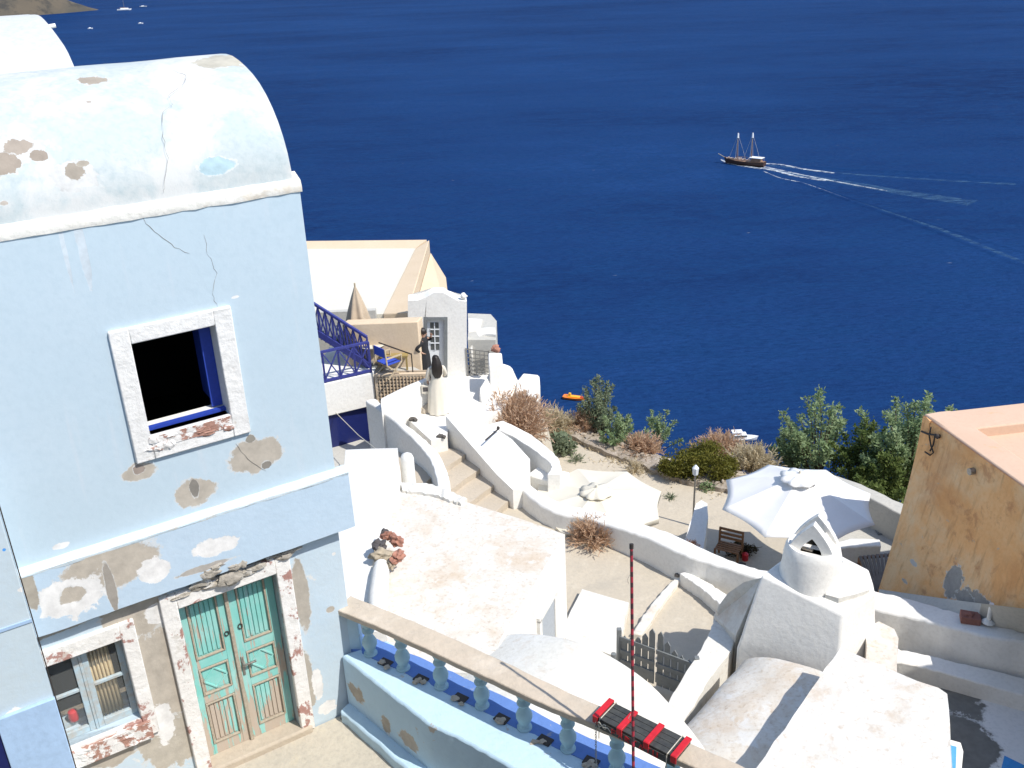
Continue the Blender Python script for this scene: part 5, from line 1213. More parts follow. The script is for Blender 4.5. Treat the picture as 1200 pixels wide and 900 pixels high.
# blue chair corner
bc = H(1192, 893, -12.4); bcr = empty('blue_table', Vector((bc.x, bc.y, -12.95)), 'bright blue painted table corner on the grey shaded patio', 'table')
bm = NB(); prism(bm, Hs([(1177, 885), (1212, 902), (1225, 940), (1170, 915)], -12.3), -12.35, seg=0); link(bm, 'tabletop', simple('bright_blue_paint', (.03, .25, .60), .4), bcr, bevel=.008)
for x_, y_ in ((1180, 888), (1208, 904), (1176, 912), (1218, 932)):
    p = H(x_, y_, -12.35); bm = NB(); bar(bm, Vector((p.x, p.y, -12.95)), p, .04); link(bm, 'leg', bpy.data.materials['bright_blue_paint'], bcr)

# ------------------------------------------------------------ OCHRE BUILDING
ob = empty('ochre_building', H(1120, 700, -13), 'weathered ochre building with salmon roof parapet on the right', 'building')
c0 = ORC; ZO = c0.z
c1_ = c0+ORD*9; cr_ = Vector((H(1200, 472, ZO).x-c0.x, H(1200, 472, ZO).y-c0.y, 0)).normalized()
bm = NB(); nW = 40; rows = []
for i in range(nW+1):
    p = c0+ORD*(9*i/nW); hm_ = max(1.2, 4.1-.50*(9*i/nW)); rows.append([bm.verts.new((p.x+ORN.x*o_, p.y+ORN.y*o_, z_)) for o_, z_ in [(.02+.7*(h_/3.8)**1.3, ZO-.03-h_) for h_ in [hm_*k_/10 for k_ in range(11)]]])
    for v_, h_ in zip(rows[-1], [hm_*k_/10 for k_ in range(11)]): v_.co += ORD*.10*h_*(1-i/nW)
for i in range(nW):
    for k in range(10): bm.faces.new((rows[i][k], rows[i][k+1], rows[i+1][k+1], rows[i+1][k]))
w_ = link(bm, 'side_wall', M['orange'], ob)
# far wall
bm = NB(); p = c0; q = c0+cr_*9; box(bm, (p+q)/2-up*3+Vector((0, -.15, -.01)), (q-p)/2-cr_*.01, (0, .13, 0), up*2.98); link(bm, 'sea_wall_face', M['orange'], ob)
pw = .62
bm = NB(); strip(bm, [c0, c0+ORD*4.5, c0+ORD*9], [q_-ORN*pw for q_ in (c0, c0+ORD*4.5, c0+ORD*9)], ZO-.5, n=12, jit=0)
strip(bm, [c0+ORD*.85-ORN*.03+up*.003, c0+cr_*4.5+Vector((0, -.85, .003)), c0+cr_*9+Vector((0, -.85, .003))], [c0+up*.003, c0+cr_*4.5+up*.003, c0+cr_*9+up*.003], ZO-.5, n=12, jit=.002)
link(bm, 'roof_parapet', M['orange_top'], ob, bevel=.03)
bm = NB(); sheet(bm, [c0+Vector((.5, -.7, -.22)), c0+Vector((.5, -.7, -.22))+ORD*8, c0+Vector((.5, -.7, -.22))+ORD*8+cr_*8, c0+Vector((.5, -.7, -.22))+cr_*8]); link(bm, 'roof', M['orange_top'], ob)
# hook, spigot
hk = pwo(1093, 512)+ORN*.05; bm = NB(); hs = lambda x, y: pwo(x, y)+ORN*.06
tube(bm, [hs(1083, 505), hs(1090, 508), hs(1102, 510)], .022, 6); tube(bm, [hs(1094, 500), hs(1092, 510), hs(1094, 522), hs(1097, 530), hs(1093, 533), hs(1087, 529)], .018, 6); tube(bm, [hs(1099, 508), hs(1097, 520), hs(1093, 528)], .018, 6); blob(bm, hs(1102, 511), .05, .05, .05)
link(bm, 'iron_hook', M['iron'], ob)
bm = NB(); q = pwo(1141, 552); tube(bm, [q, q+ORN*.10], .07, 14); link(bm, 'vent_pipe', M['metal'], ob)
# ramp lane in front of the ochre wall
bm = NB(); rp0 = [H(1030, 692, -13.1), H(1120, 706, -12.1), H(1200, 717, -11.0), H(1290, 730, -10.3)]; rp1 = [H(1030, 705, -13.1), H(1112, 728, -12.25), H(1200, 746, -12.05), H(1300, 768, -11.9)]
A_ = catmull(rp0, 12); B_ = catmull(rp1, 12); vs = [(bm.verts.new(a_+(a_-b_)*.12), bm.verts.new(b_)) for a_, b_ in zip(A_, B_)]
for i in range(11): bm.faces.new((vs[i][0], vs[i+1][0], vs[i+1][1], vs[i][1]))
tag(link(bm, 'side_ramp', M['grey_terrace']), kind='structure')
bm = NB(); q = H(1137, 724, -11.92); box(bm, q, (.16, -.06, 0), (.04, .12, 0), (0, 0, .07)); blob(bm, q+up*.07+Vector((-.04, 0, 0)), .1, .08, .05, .3); single('red_stone', bm, plaster('red_volcanic_stone', (.30, .14, .11), bump=1.2), q-up*.07, 'chunk of reddish stone on the parapet wall beside the white pipe', 'stone', bevel=.02)
bm = NB(); q = H(1158, 729, -11.9); tube(bm, [q, q+up*.42], .04, 12); lathe(bm, q, [(.12, 0), (.06, .06)], 12); single('white_pipe', bm, M['white'], q, 'upright white pipe on the parapet wall by the ochre wall', 'pipe')
# shading building off frame right
bm = NB(); A3 = Vector((10.5, 11.7, 0)); box(bm, A3+Vector((3, -4, -9.8)), (3, 0, 0), (0, 4, 0), (0, 0, 3.0)); 
n = 20; vt = []
for i in range(n+1):
    a = pi*i/n; vt.append((10.5+3-3*cos(a), -6.82+1.1*sin(a)))
A_ = [bm.verts.new((x_, 11.68, z_)) for x_, z_ in vt]; B_ = [bm.verts.new((x_, 3.72, z_)) for x_, z_ in vt]
for i in range(n): bm.faces.new((A_[i], A_[i+1], B_[i+1], B_[i]))
bm.faces.new(A_); bm.faces.new(B_[::-1])
single('neighbour_house', bm, M['white'], (13.5, 7.7, -13), 'white vaulted house just off the right of the view shading the patio', 'house')

# ------------------------------------------------------------ TERRACE THINGS
# back terrace + wall by umbrella 2
bm = NB(); strip(bm, [H(955, 560, -13.9), H(1000, 574, -13.9), H(1062, 606, -13.9), H(1110, 625, -13.9)], [H(957, 551, -13.9), H(1003, 565, -13.9), H(1062, 592, -13.9), H(1115, 613, -13.9)], -16.5, n=20)
single('sea_parapet', bm, M['grey_terrace'], H(1010, 590, ZT), 'pale grey parapet wall under the leafy trees beside the white parasol', 'wall', bevel=.03)
bm = NB(); sheet(bm, Hs([(930, 720), (950, 575), (1075, 600), (1075, 720)], ZT+.02)); tag(link(bm, 'dining_terrace', M['grey_terrace'], smooth=False), kind='structure')
bm = NB(); strip(bm, Hs([(975, 646), (1000, 641), (1032, 640)], ZT+.5), Hs([(975, 636), (1000, 631), (1031, 632)], ZT+.5), ZT, n=10); single('terrace_bench', bm, M['white'], H(1005, 640, ZT), 'low white masonry bench under the right edge of the white parasol', 'bench', bevel=.03)
dk = empty('slatted_table', H(1025, 680, ZT), 'dark slatted wooden table in the shade against the ochre wall', 'table')
sa, sb, sc_, sd_ = H(1008, 652, -14.1), H(1048, 648, -14.1), H(1045, 705, -14.1), H(1028, 705, -14.1)
bm = NB()
for i in range(9):
    p = sa.lerp(sb, i/8); q = sd_.lerp(sc_, i/8); bar(bm, p, q, .07, .03)
link(bm, 'slats', M['deck'], dk, smooth=False)
bm = NB(); bar(bm, sa-up*.05, sb-up*.05, .06); bar(bm, sd_-up*.05, sc_-up*.05, .06); bar(bm, sa-up*.05, sd_-up*.05, .06)
link(bm, 'frame', M['teak'], dk, smooth=False)
for p in (sa, sb, sc_, sd_): bm = NB(); bar(bm, Vector((p.x, p.y, ZT)), p-up*.05, .07); link(bm, 'leg', M['teak'], dk, smooth=False)
bm = NB(); p = H(1037, 622, ZT+.04); abox(bm, p, .5, .35, .03); single('drain_grate', bm, M['gate'], p, 'small square grate on the pale terrace beside the ochre wall', 'grate', bevel=.01)
# wooden chair
cw = H(853, 655, ZT); cr0 = empty('wooden_chair', cw, 'low brown wooden chair beside the dark round shrub on the terrace', 'chair', rz=-.5)
for s in (-1, 1):
    for y_ in (-.2, .2): bm = NB(); bar(bm, (s*.30, y_, 0), (s*.30, y_, .36 if y_ < 0 else .78), .05); link(bm, 'leg', M['teak'], cr0, local=True, smooth=False)
bm = NB()
for k in range(5): abox(bm, (0, -.18+.09*k, .36), .62, .06, .025)
link(bm, 'seat', M['teak'], cr0, local=True, smooth=False)
bm = NB(); 
for z_ in (.5, .62, .75): abox(bm, (0, .2, z_), .60, .025, .07)
link(bm, 'backrest', M['teak'], cr0, local=True, smooth=False)
bm = NB(); q = H(873, 656, ZT); lathe(bm, q, [(.08, 0), (.085, .18), (.03, .22)], 14); single('red_lantern', bm, M['red'], q, 'small red lantern on the shaded terrace by the chimney', 'lantern')
bm = NB(); q = H(868, 666, ZT); blob(bm, q+up*.08, .12, .1, .09); single('dark_pot', bm, M['ragdark'], q, 'dark round pot at the foot of the parapet wall by the chimney', 'pot')
bm = NB(); blob(bm, H(860, 640, -12.75), .36, .24, .22, .35, sub=4); bm.free()
# lamp post
lp = H(812, 600, ZG); q2 = H(815, 553, -13.1); lpr = empty('lamp_post', Vector((q2.x, q2.y, ZT)), 'thin grey lamp post with small white lantern beside the white wall stub', 'lamp post')
bm = NB(); tube(bm, [Vector((q2.x, q2.y, ZT)), Vector((q2.x, q2.y, -13.18))], [.032, .022], 10); link(bm, 'post', M['metal'], lpr)
bm = NB(); lathe(bm, Vector((q2.x, q2.y, -13.2)), [(.045, 0), (.075, .03), (.09, .22), (.05, .27), (.015, .31)], 8); link(bm, 'lantern', M['wdoor'], lpr)

# ------------------------------------------------------------ PLANTS
def leafy(bm, P, size, flat=.5, asp=4.2):
    a = Vector((random.gauss(0, 1), random.gauss(0, 1), random.gauss(0, .7)+flat)).normalized()
    b_ = a.cross(Vector((random.gauss(0, 1), random.gauss(0, 1), random.gauss(0, 1)))).normalized()
    s = size*random.uniform(.6, 1.4)
    v = [bm.verts.new(P), bm.verts.new(P+a*s*.5+b_*s/asp), bm.verts.new(P+a*s), bm.verts.new(P+a*s*.5-b_*s/asp)]
    bm.faces.new(v)
def tree(name, c, h, spread, nb, nl, size, mat, label, cat, lean=(0, 0), group=None, flat=.5, drop=.0):
    root = empty(name, c, label, cat, group); bs = NB(); bl = NB(); c = Vector(c)
    for i in range(nb):
        a = random.uniform(0, 2*pi); rr = random.random()**.6*spread; hh = h*random.uniform(.45, 1)*(1-.35*(rr/spread)**2)
        tip = c+Vector((cos(a)*rr+lean[0]*hh, sin(a)*rr+lean[1]*hh, hh)); mid_ = c.lerp(tip, .5)+Vector((cos(a)*rr*.1, sin(a)*rr*.1, hh*.14))+Vector((random.gauss(0, 1), random.gauss(0, 1), 0))*.06
        pts = catmull([c, mid_, tip+Vector((0, 0, -drop*rr))], 10)
        tube(bs, pts, [max(.004, .035*h/3*(1-j/10)) for j in range(10)], 5, cap=False)
        for k in range(nl//nb):
            f = random.uniform(.22, 1)**.7; j = min(int(f*9), 8); p = pts[j].lerp(pts[j+1], f*9-j)
            sp = (.035+.10*(1-f))*h/2.5
            leafy(bl, p+Vector((random.gauss(0, sp), random.gauss(0, sp), random.gauss(0, sp*.8))), size, flat)
    link(bs, 'trunk', M['bark'], root, ang=80); link(bl, 'crown', mat, root, smooth=False); return root
def bushball(name, c, rx, ry, rz, nl, size, mat, label, cat, group=None):
    root = empty(name, c, label, cat, group); bl = NB(); c = Vector(c); sd = Vector((random.random()*9,)*3)
    cl = [(Vector((random.gauss(0, .5), random.gauss(0, .5), random.uniform(.1, .8)))) for i in range(26)]
    for k in range(nl):
        q = random.choice(cl)+Vector((random.gauss(0, .17), random.gauss(0, .17), random.gauss(0, .15)))
        if q.length > 1.25: q *= 1.1/q.length
        leafy(bl, c+Vector((q.x*rx, q.y*ry, max(.02, q.z)*rz)), size, .3)
    bs = NB()
    for q in cl: tube(bs, [c, c+Vector((q.x*rx*.5, q.y*ry*.5, q.z*rz*.6)), c+Vector((q.x*rx, q.y*ry, q.z*rz))], [.02, .012, .006], 5, cap=False)
    link(bs, 'stems', M['bark'], root); link(bl, 'foliage', mat, root, smooth=False); return root
def dryshrub(name, c, r, h, ns, mat, label, cat, tw=6, size=.10, group=None):
    """radiating thin twigs"""
    root = empty(name, c, label, cat, group); bl = NB(); bs = NB(); c = Vector(c)
    for i in range(ns):
        a = random.uniform(0, 2*pi); el = random.uniform(.12, 1.5); L = random.uniform(.6, 1.05)
        d_ = Vector((cos(a)*cos(el)*r, sin(a)*cos(el)*r, sin(el)*h))*L; w = Vector((-sin(a), cos(a), 0))*.006
        base_ = c+Vector((cos(a), sin(a), 0))*random.uniform(0, .15*r); tip = base_+d_+Vector((random.gauss(0, .03), random.gauss(0, .03), random.gauss(0, .02)))
        bs.faces.new([bs.verts.new(base_-w), bs.verts.new(base_+w), bs.verts.new(tip)])
        for k in range(tw):
            p = base_.lerp(tip, random.uniform(.35, 1)); a2 = d_.normalized()+Vector((random.gauss(0, .5), random.gauss(0, .5), random.gauss(0, .5))); a2.normalize()
            b2 = a2.cross(Vector((random.gauss(0, 1), random.gauss(0, 1), random.gauss(0, 1)))).normalized()*size*.09; s = size*random.uniform(.5, 1.3)
            bl.faces.new([bl.verts.new(p-b2), bl.verts.new(p+b2), bl.verts.new(p+a2*s+b2*.5), bl.verts.new(p+a2*s-b2*.5)])
    link(bs, 'stems', mat, root, smooth=False); link(bl, 'twigs', mat, root, smooth=False); return root
GP = 'shrubs along the cliff edge'
dryshrub('dry_shrub', H(695, 634, ZG), .66, .62, 220, L_['dry'], 'spiky brown dead shrub in front of the curved white wall', 'shrub', tw=9, size=.13)
def gz(x, y, z): return H(x, y, z)
dryshrub('dry_shrub', H(605, 510, -12.95), 1.15, 1.35, 620, L_['dry'], 'big russet dry shrub beside the white sea wall', 'shrub', tw=12, size=.15, group=GP)
dryshrub('dry_shrub', H(648, 505, -14.70), .8, .8, 320, L_['straw'], 'straw coloured dry shrub between the russet shrub and the orange boat', 'shrub', tw=12, size=.15, group=GP)
dryshrub('dry_shrub', H(684, 508, -14.90), .75, .8, 320, L_['dry'], 'small brown dry shrub left of the feathery green bush', 'shrub', tw=11, size=.14, group=GP)
dryshrub('dry_shrub', H(752, 530, -14.80), .75, .6, 300, L_['dry'], 'brown dry shrub left of the olive green bush', 'shrub', tw=11, size=.13, group=GP)
dryshrub('dry_shrub', H(880, 552, -15.00), .9, .9, 380, L_['straw'], 'pale dry shrub right of the olive green bush below the white yacht', 'shrub', tw=12, size=.14, group=GP)
dryshrub('dry_shrub', H(845, 535, -15.20), 1.0, .8, 380, L_['dry'], 'dry brown growth behind the olive green bush', 'shrub', tw=12, size=.14, group=GP)
tree('green_bush', H(704, 520, -15.20), 2.3, .75, 34, 5200, .085, L_['grey'], 'tall feathery grey green bush beside the orange boat', 'bush', lean=(-.02, .2), group=GP)
tree('green_bush', H(725, 530, -15.10), 1.5, .75, 28, 3600, .08, L_['green'], 'mid green bush right of the tall feathery one', 'bush', group=GP)
tree('green_bush', H(772, 530, -15.40), 1.5, .8, 18, 2000, .08, L_['green'], 'sparse green bush reaching over the sea above the brown shrub', 'bush', lean=(.05, .2), group=GP)
bushball('olive_bush', H(818, 553, -14.65), .98, .62, .85, 15000, .075, L_['olive'], 'dense yellow green rounded bush at the terrace edge', 'bush', group=GP)
bushball('spiky_plant', H(655, 530, ZT), .48, .42, .62, 900, .15, L_['grey'], 'grey green broad leaved plant above the low white wall', 'plant')
dryshrub('grass_tuft', H(640, 545, ZT), .35, .25, 160, L_['straw'], 'dull green grass tuft at the foot of the broad leaved plant', 'plant', tw=4)
dryshrub('dry_tuft', H(744, 553, ZT), .38, .42, 90, L_['straw'], 'spiky straw tuft on the sandy terrace below the rubble wall', 'plant', tw=5)
dryshrub('weed', H(676, 540, ZT), .3, .22, 50, L_['grey'], 'small grey green weed on the sandy terrace above the cream parasol', 'plant', tw=4)
dryshrub('weed', H(785, 583, ZT), .2, .08, 40, L_['grey'], 'tiny flat weed in the middle of the sandy terrace', 'plant', tw=3)
bushball('weed', H(830, 573, ZT), .24, .2, .25, 400, .07, L_['green'], 'small bright green weed behind the lamp post', 'plant')
bushball('dark_shrub', H(866, 648, ZT), .42, .28, .32, 2200, .05, leafmat('shaded_brown_leaf', (.07, .05, .02), (.10, .075, .03), (.04, .03, .015)), 'dark rounded shrub behind the brown wooden chair', 'shrub')  # leaf colours are a plain dark brown
dryshrub('dry_flowers', H(809, 640, -13.6), .22, .12, 120, leafmat('rust_flower', (.45, .20, .10), (.50, .28, .12), (.3, .14, .07)), 'rusty dried flowers on the wall below the white stub', 'plant', tw=5, size=.05)
tree('leafy_tree', H(955, 570, -15.9), 3.5, 1.3, 26, 4600, .12, L_['green'], 'airy green tree with upright branches behind the white parasol', 'tree', lean=(-.02, .1), group='trees at the terrace edge')
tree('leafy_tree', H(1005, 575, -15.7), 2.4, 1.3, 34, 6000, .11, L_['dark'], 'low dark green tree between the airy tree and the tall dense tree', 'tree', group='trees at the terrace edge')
tree('leafy_tree', H(1058, 580, -15.5), 3.45, 1.6, 40, 8500, .12, L_['green'], 'tall dense green tree beside the ochre building', 'tree', lean=(0, .1), group='trees at the terrace edge')
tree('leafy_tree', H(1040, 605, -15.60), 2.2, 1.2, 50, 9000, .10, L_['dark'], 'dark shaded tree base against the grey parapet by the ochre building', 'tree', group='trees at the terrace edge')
tree('leafy_tree', H(925, 560, -15.90), 1.9, .9, 34, 4200, .10, L_['green'], 'short green bush tree left of the airy tree behind the parasol', 'tree', group='trees at the terrace edge')
# low cover on hillside edge
bl = NB()
for i in range(9000):
    x = random.uniform(-2, 14); d_ = random.random()**1.5*7; y = edge_y(x)+d_-.4; z = terr(x, y)
    leafy(bl, Vector((x, y, z+random.uniform(0, .3))), .10, .6)
for i in range(5200):
    t_ = random.random()*5; k = int(t_); f = t_-k; E_ = [(600, 520), (655, 512), (700, 528), (748, 545), (803, 562), (860, 578)]
    a_ = E_[k]; b_ = E_[min(k+1, 5)]; q_ = H(a_[0]+(b_[0]-a_[0])*f, a_[1]+(b_[1]-a_[1])*f, ZT)
    q_ = q_+Vector((random.gauss(0, .35), abs(random.gauss(0, .45))*random.choice((-.35, 1)), 0)); n_ = mnoise.noise(q_*1.3)
    if n_ > -.05: leafy(bl, q_+Vector((0, 0, random.uniform(0, .07))), .07, .3)
tag(link(bl, 'ground_cover', L_['straw'], smooth=False), 'dry straw coloured ground cover along and below the cliff edge', 'ground cover', kind='stuff')

# ------------------------------------------------------------ BOATS
def hullmesh(bm, L, B, Hh, c, ax, sheer=.25, zb=-.4, n=18, bowx=.5):
    """ax bow direction (unit), deck closed"""
    c = Vector(c); s = Vector((-ax.y, ax.x, 0)); rows = []
    for i in range(n+1):
        t_ = i/n; w = B/2*(min(1, (t_/.12)**.5*.85+.0 if t_ < .12 else 1)*1.0)*(1-max(0, (t_-.55)/.45)**2.2); w = max(w, .02)
        if t_ < .12: w = B/2*(.72+.28*t_/.12)
        x = (t_-.5)*L; zz = Hh*(1+sheer*((t_-.4)*1.6)**2)
        kx = x*(1-.08*max(0, t_-.7)/.3)
        rows.append([bm.verts.new(c+ax*kx*.96+s*w*.25+up*zb), bm.verts.new(c+ax*kx+s*w*.85+up*(zz*.35)), bm.verts.new(c+ax*x+s*w+up*zz), bm.verts.new(c+ax*x-s*w+up*zz), bm.verts.new(c+ax*kx-s*w*.85+up*(zz*.35)), bm.verts.new(c+ax*kx*.96-s*w*.25+up*zb)])
    for i in range(n):
        for k in range(5):
            bm.faces.new((rows[i][k], rows[i+1][k], rows[i+1][k+1], rows[i][k+1]))
    bm.faces.new(rows[0]); bm.faces.new(rows[-1]); return bm
gb0, gb1 = H(848, 191, SEA), H(896, 196, SEA)
gc = (gb0+gb1)/2; gax = (gb0-gb1); gax.z = 0; GL = gax.length; gax.normalize(); gs = Vector((-gax.y, gax.x, 0))
sh_ = empty('sailing_ship', gc, 'brown two masted wooden ship sailing left with furled sails', 'ship')
gs_ = gs if gs.y < 0 else -gs
bm = NB(); hullmesh(bm, GL, 7, 3.0, gc, gax, sheer=.5); link(bm, 'hull', M['hull'], sh_, ang=50)
bm = NB(); hullmesh(bm, GL*.96, 6.4, 3.12, gc, gax, sheer=.48, zb=2.6); link(bm, 'deck', M['wood'], sh_)
bm = NB(); bar(bm, gc+gax*(GL*.47)+up*4.0, gc+gax*(GL*.47+5.5)+up*6.3, .35); link(bm, 'bowsprit', M['chairwood'], sh_)
for f_, h_ in ((.18, 19), (-.17, 20)):
    bm = NB(); p = gc+gax*(GL*f_)+up*3; tube(bm, [p, p+up*h_], [.38, .22], 8); ms = link(bm, 'mast', M['wood'], sh_)
    bm = NB(); tube(bm, [p+up*(h_-3.5), p+up*(h_-.2)], [.75, .5], 8); link(bm, 'furled_sail', M['boatwhite'], ms)
    bm = NB(); bar(bm, p+up*2.5, p+up*2.7-gax*8, .3); link(bm, 'boom', M['wood'], ms)
    bm = NB()
    for q in (p-gax*7, p+gax*6): tube(bm, [p+up*(h_-1), q+up*.6], .07, 4)
    for s in (-1, 1): tube(bm, [p+up*(h_-2), p+gs*3.1*s+up*.3], .06, 4)
    link(bm, 'stay', M['rope'], ms)
bm = NB(); q = gc-gax*(GL*.30)+up*6.1; box(bm, q, gax*(GL*.15), gs*2.9, up*.15); link(bm, 'awning', M['boatwhite'], sh_)
bm = NB(); box(bm, q-up*1.6, gax*(GL*.12), gs*2.0, up*1.3); link(bm, 'deckhouse', M['wood'], sh_, bevel=.2)
for a_ in (-1, 1):
    for b_ in (-1, 1): bm = NB(); tube(bm, [q+gax*(GL*.14)*a_+gs*2.7*b_-up*3, q+gax*(GL*.14)*a_+gs*2.7*b_], .12, 5); link(bm, 'awning_post', M['chairwood'], sh_)
bm = NB()
for k in range(26):
    p = gc+gax*random.uniform(-.1, .42)*GL+gs*random.uniform(-2, 2)+up*4.2; blob(bm, p, .5, .5, .55, .2, sub=1)
link(bm, 'deck_gear', simple('pale_deck_gear', (.62, .5, .42), .8, var=.5, scale=.6), sh_)
bm = NB()
for k in range(40):
    t0 = k/40; a_ = gc+gax*GL*(.5-t0)+gs*(3.3*(1-max(0, .3-t0)/.3)+.1)+up*4.0; bar(bm, a_, a_-gax*GL/40+up*0, .12, .3)
link(bm, 'rail', M['wood'], sh_)
# bow wave + wake foam
def foamstrip(pts, w, name='wake_foam', dz=.15):
    P = catmull(pts, 40); bm = NB(); vs = []
    for i, p in enumerate(P):
        d_ = (P[min(i+1, 39)]-P[max(i-1, 0)]); d_.z = 0; d_.normalize(); s = Vector((-d_.y, d_.x, 0)); ww = (w[0]+(w[1]-w[0])*i/39)*(1+.5*mnoise.noise(Vector((i*.7, w[0], dz*40))))
        if i == 39 or i == 0: ww *= .2
        vs.append((bm.verts.new(p+s*ww+up*dz), bm.verts.new(p+up*(dz+.25)), bm.verts.new(p-s*ww+up*dz)))
    for i in range(39):
        bm.faces.new((vs[i][0], vs[i+1][0], vs[i+1][1], vs[i][1])); bm.faces.new((vs[i][1], vs[i+1][1], vs[i+1][2], vs[i][2]))
    return tag(link(bm, name, M['foam']), 'broken white wake foam trailing the two masted ship', 'foam', kind='stuff')
Hp = lambda l: [H(x, y, SEA) for x, y in l]
foamstrip(Hp([(845, 187), (852, 191), (866, 194), (880, 196), (893, 198)]), (.8, 2.2), 'bow_wave', .2)
foamstrip(Hp([(894, 192), (915, 193), (940, 198), (978, 203)]), (1.6, 1.4), dz=.16)
foamstrip(Hp([(892, 197), (912, 201), (935, 207), (968, 212)]), (1.8, 1.6), dz=.18)
foamstrip(Hp([(893, 195), (925, 202), (975, 212), (1040, 224)]), (1.6, .9), dz=.14)
foamstrip(Hp([(895, 201), (915, 209), (945, 216), (1000, 236)]), (.7, .5), dz=.2)
def trail(pts, w):
    P = catmull(pts, 40); bm = NB(); vs = []
    for i, p in enumerate(P):
        d_ = (P[min(i+1, 39)]-P[max(i-1, 0)]); d_.z = 0; d_.normalize(); s = Vector((-d_.y, d_.x, 0)); ww = (w[0]+(w[1]-w[0])*i/39)*(1+.4*mnoise.noise(Vector((i*.5, w[1], 4))))
        vs.append((bm.verts.new(p+s*ww+up*.06), bm.verts.new(p-s*ww+up*.06)))
    for i in range(39): bm.faces.new((vs[i][0], vs[i+1][0], vs[i+1][1], vs[i][1]))
    tag(link(bm, 'churned_water', M['churn']), 'pale churned water spreading behind the two masted ship', 'water', kind='stuff')
trail(Hp([(890, 196), (930, 204), (985, 213), (1060, 226), (1140, 238)]), (2.2, 7))
trail(Hp([(895, 193), (940, 198), (1010, 205), (1100, 211), (1190, 216)]), (1.2, 2.2))
trail(Hp([(960, 218), (1030, 244), (1100, 268), (1160, 292), (1210, 312)]), (1.0, 2.2))
bm = NB()
for k in range(18):
    p = H(random.uniform(350, 1200), random.uniform(20, 380), SEA); w_ = random.uniform(.35, .8); sheet(bm, [p+Vector((a_*w_*random.uniform(.7, 1.2), b_*w_*.4, .1)) for a_, b_ in ((-2, 0), (-.6, .8), (1, .7), (2.2, 0), (.8, -.8), (-1, -.6))])
tag(link(bm, 'whitecaps', M['foam'], smooth=False), 'scattered small white flecks of foam on the open sea', 'foam', kind='stuff')
# long wake waves as low ridges of water
def ridge(pts, w, h, n=60):
    P = catmull(pts, n); bm = NB(); vs = []
    for i, p in enumerate(P):
        d_ = (P[min(i+1, n-1)]-P[max(i-1, 0)]); d_.z = 0; d_.normalize(); s = Vector((-d_.y, d_.x, 0)); hh = h*sin(pi*min(1, (i+1)/8)*.5)*(1+.4*mnoise.noise(Vector((i*.4, h, 0))))*(1 if i < n-10 else (n-1-i)/10)
        vs.append([bm.verts.new(p+s*w*a_+up*(.02+hh*(cos(pi*a_)+1)/2)) for a_ in (-1, -.5, 0, .5, 1)])
    for i in range(n-1):
        for k in range(4): bm.faces.new((vs[i][k], vs[i+1][k], vs[i+1][k+1], vs[i][k+1]))
    return tag(link(bm, 'wake_wave', M['sea']), kind='structure')
ridge(Hp([(900, 200), (960, 222), (1030, 247), (1100, 272), (1160, 296), (1230, 322)]), 2.4, .45)
ridge(Hp([(940, 212), (1010, 236), (1090, 262), (1160, 283), (1240, 308)]), 2.0, .3)
ridge(Hp([(905, 192), (990, 198), (1090, 202), (1180, 208), (1260, 212)]), 2.4, .4)
ridge(Hp([(1000, 203), (1100, 207), (1180, 212), (1260, 218)]), 2.0, .28)
# motor yacht (near)
yc = H(868, 516, SEA); yax = (H(889, 514, SEA)-H(847, 516, SEA)); yax.z = 0; YL = yax.length*.98; yax.normalize(); yax = yax if yax.x > 0 else -yax; ysd = Vector((-yax.y, yax.x, 0))
ya = empty('motor_yacht', yc, 'white motor yacht moored below the dry shrubs', 'yacht')
bm = NB(); hullmesh(bm, YL, YL*.30, 1.1, yc, yax); link(bm, 'hull', M['boatwhite'], ya, ang=50)
bm = NB(); box(bm, yc-yax*YL*.05+up*1.9, yax*YL*.2, ysd*YL*.10, up*.7); link(bm, 'cabin', M['boatwhite'], ya, bevel=.25, segs=3)
bm = NB(); box(bm, yc-yax*YL*.12+up*3.3, yax*YL*.15, ysd*YL*.11, up*.08); link(bm, 'flybridge_roof', M['boatwhite'], ya, bevel=.05)
bm = NB(); box(bm, yc-yax*YL*.05+up*2.0, yax*YL*.203, ysd*YL*.103, up*.25); link(bm, 'windows', M['glass'], ya)
bm = NB(); 
for k in range(4): tube(bm, [yc-yax*YL*(.25-.1*(k % 2))+ysd*(1 if k > 1 else -1)*YL*.09+up*1.2, yc-yax*YL*(.25-.1*(k % 2))+ysd*(1 if k > 1 else -1)*YL*.09+up*3.3], .06, 5)
link(bm, 'roof_post', M['metal'], ya)
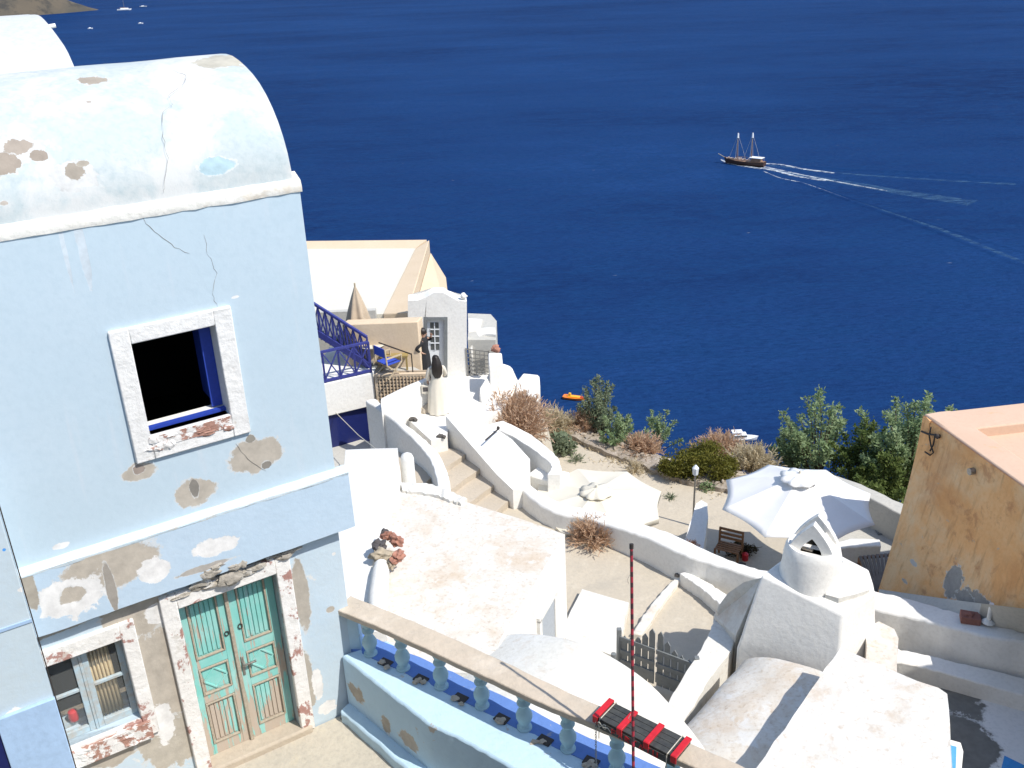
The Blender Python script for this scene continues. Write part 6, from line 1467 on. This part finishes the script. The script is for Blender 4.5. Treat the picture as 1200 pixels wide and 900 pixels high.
# orange boat
oc = H(673, 468, SEA); oa = (H(686, 469, SEA)-H(660, 466, SEA)); oa.z = 0; OL = oa.length; oa.normalize(); os_ = Vector((-oa.y, oa.x, 0))
orb = empty('orange_boat', oc, 'small orange and yellow open boat with red bow', 'boat')
bm = NB(); hullmesh(bm, OL, OL*.36, 1.0, oc, oa); link(bm, 'hull', M['boatorange'], orb, ang=50)
bm = NB(); box(bm, oc+up*1.15-oa*OL*.02, oa*OL*.28, os_*OL*.09, up*.15); link(bm, 'deck', M['boatyellow'], orb, bevel=.05)
bm = NB(); box(bm, oc+oa*OL*.33+up*1.15, oa*OL*.10, os_*OL*.07, up*.12); link(bm, 'bow_deck', M['boatred'], orb, bevel=.05)
bm = NB(); box(bm, oc-oa*OL*.2+up*1.7, oa*OL*.05, os_*OL*.05, up*.6); link(bm, 'console', M['boatyellow'], orb, bevel=.05)
# catamaran & small boats far
def farboat(x, y, L, mast, label, name='sailing_boat', grp=None):
    c = H(x, y, SEA); ax = Vector((.95, .3, 0)).normalized(); s = Vector((-ax.y, ax.x, 0)); r_ = empty(name, c, label, 'boat', grp)
    if mast:
        for k in (-1, 1): bm = NB(); hullmesh(bm, L, L*.13, 3.2, c+s*L*.2*k, ax); link(bm, 'hull', M['boatwhite'], r_)
        bm = NB(); box(bm, c+up*4.5, ax*L*.28, s*L*.22, up*1.6); link(bm, 'cabin', M['boatwhite'], r_, bevel=.6)
        bm = NB(); tube(bm, [c+up*4, c+up*mast], [.5, .35], 6); link(bm, 'mast', M['metal'], r_)
        bm = NB(); box(bm, c+up*7.5-ax*L*.1, ax*L*.2, s*.5, up*.5); link(bm, 'boom', M['wood'], r_)
    else:
        bm = NB(); hullmesh(bm, L, L*.36, 2.0, c, ax); link(bm, 'hull', M['boatwhite'], r_)
        bm = NB(); box(bm, c+up*2.6-ax*L*.08, ax*L*.2, s*L*.12, up*1.0); link(bm, 'cabin', M['boatwhite'], r_, bevel=.2)
farboat(146, 12, 42, 46, 'white catamaran sailing boat off the headland, largest boat at the top', 'catamaran')
farboat(168, 8, 22, 0, 'small white motor boat right of the catamaran', 'motor_boat')
farboat(106, 34, 11, 0, 'tiny white boat between the headland and the blue house vault', 'motor_boat')
farboat(165, 28, 12, 0, 'tiny white boat below the catamaran', 'motor_boat')
S.cycles.max_bounces = 6
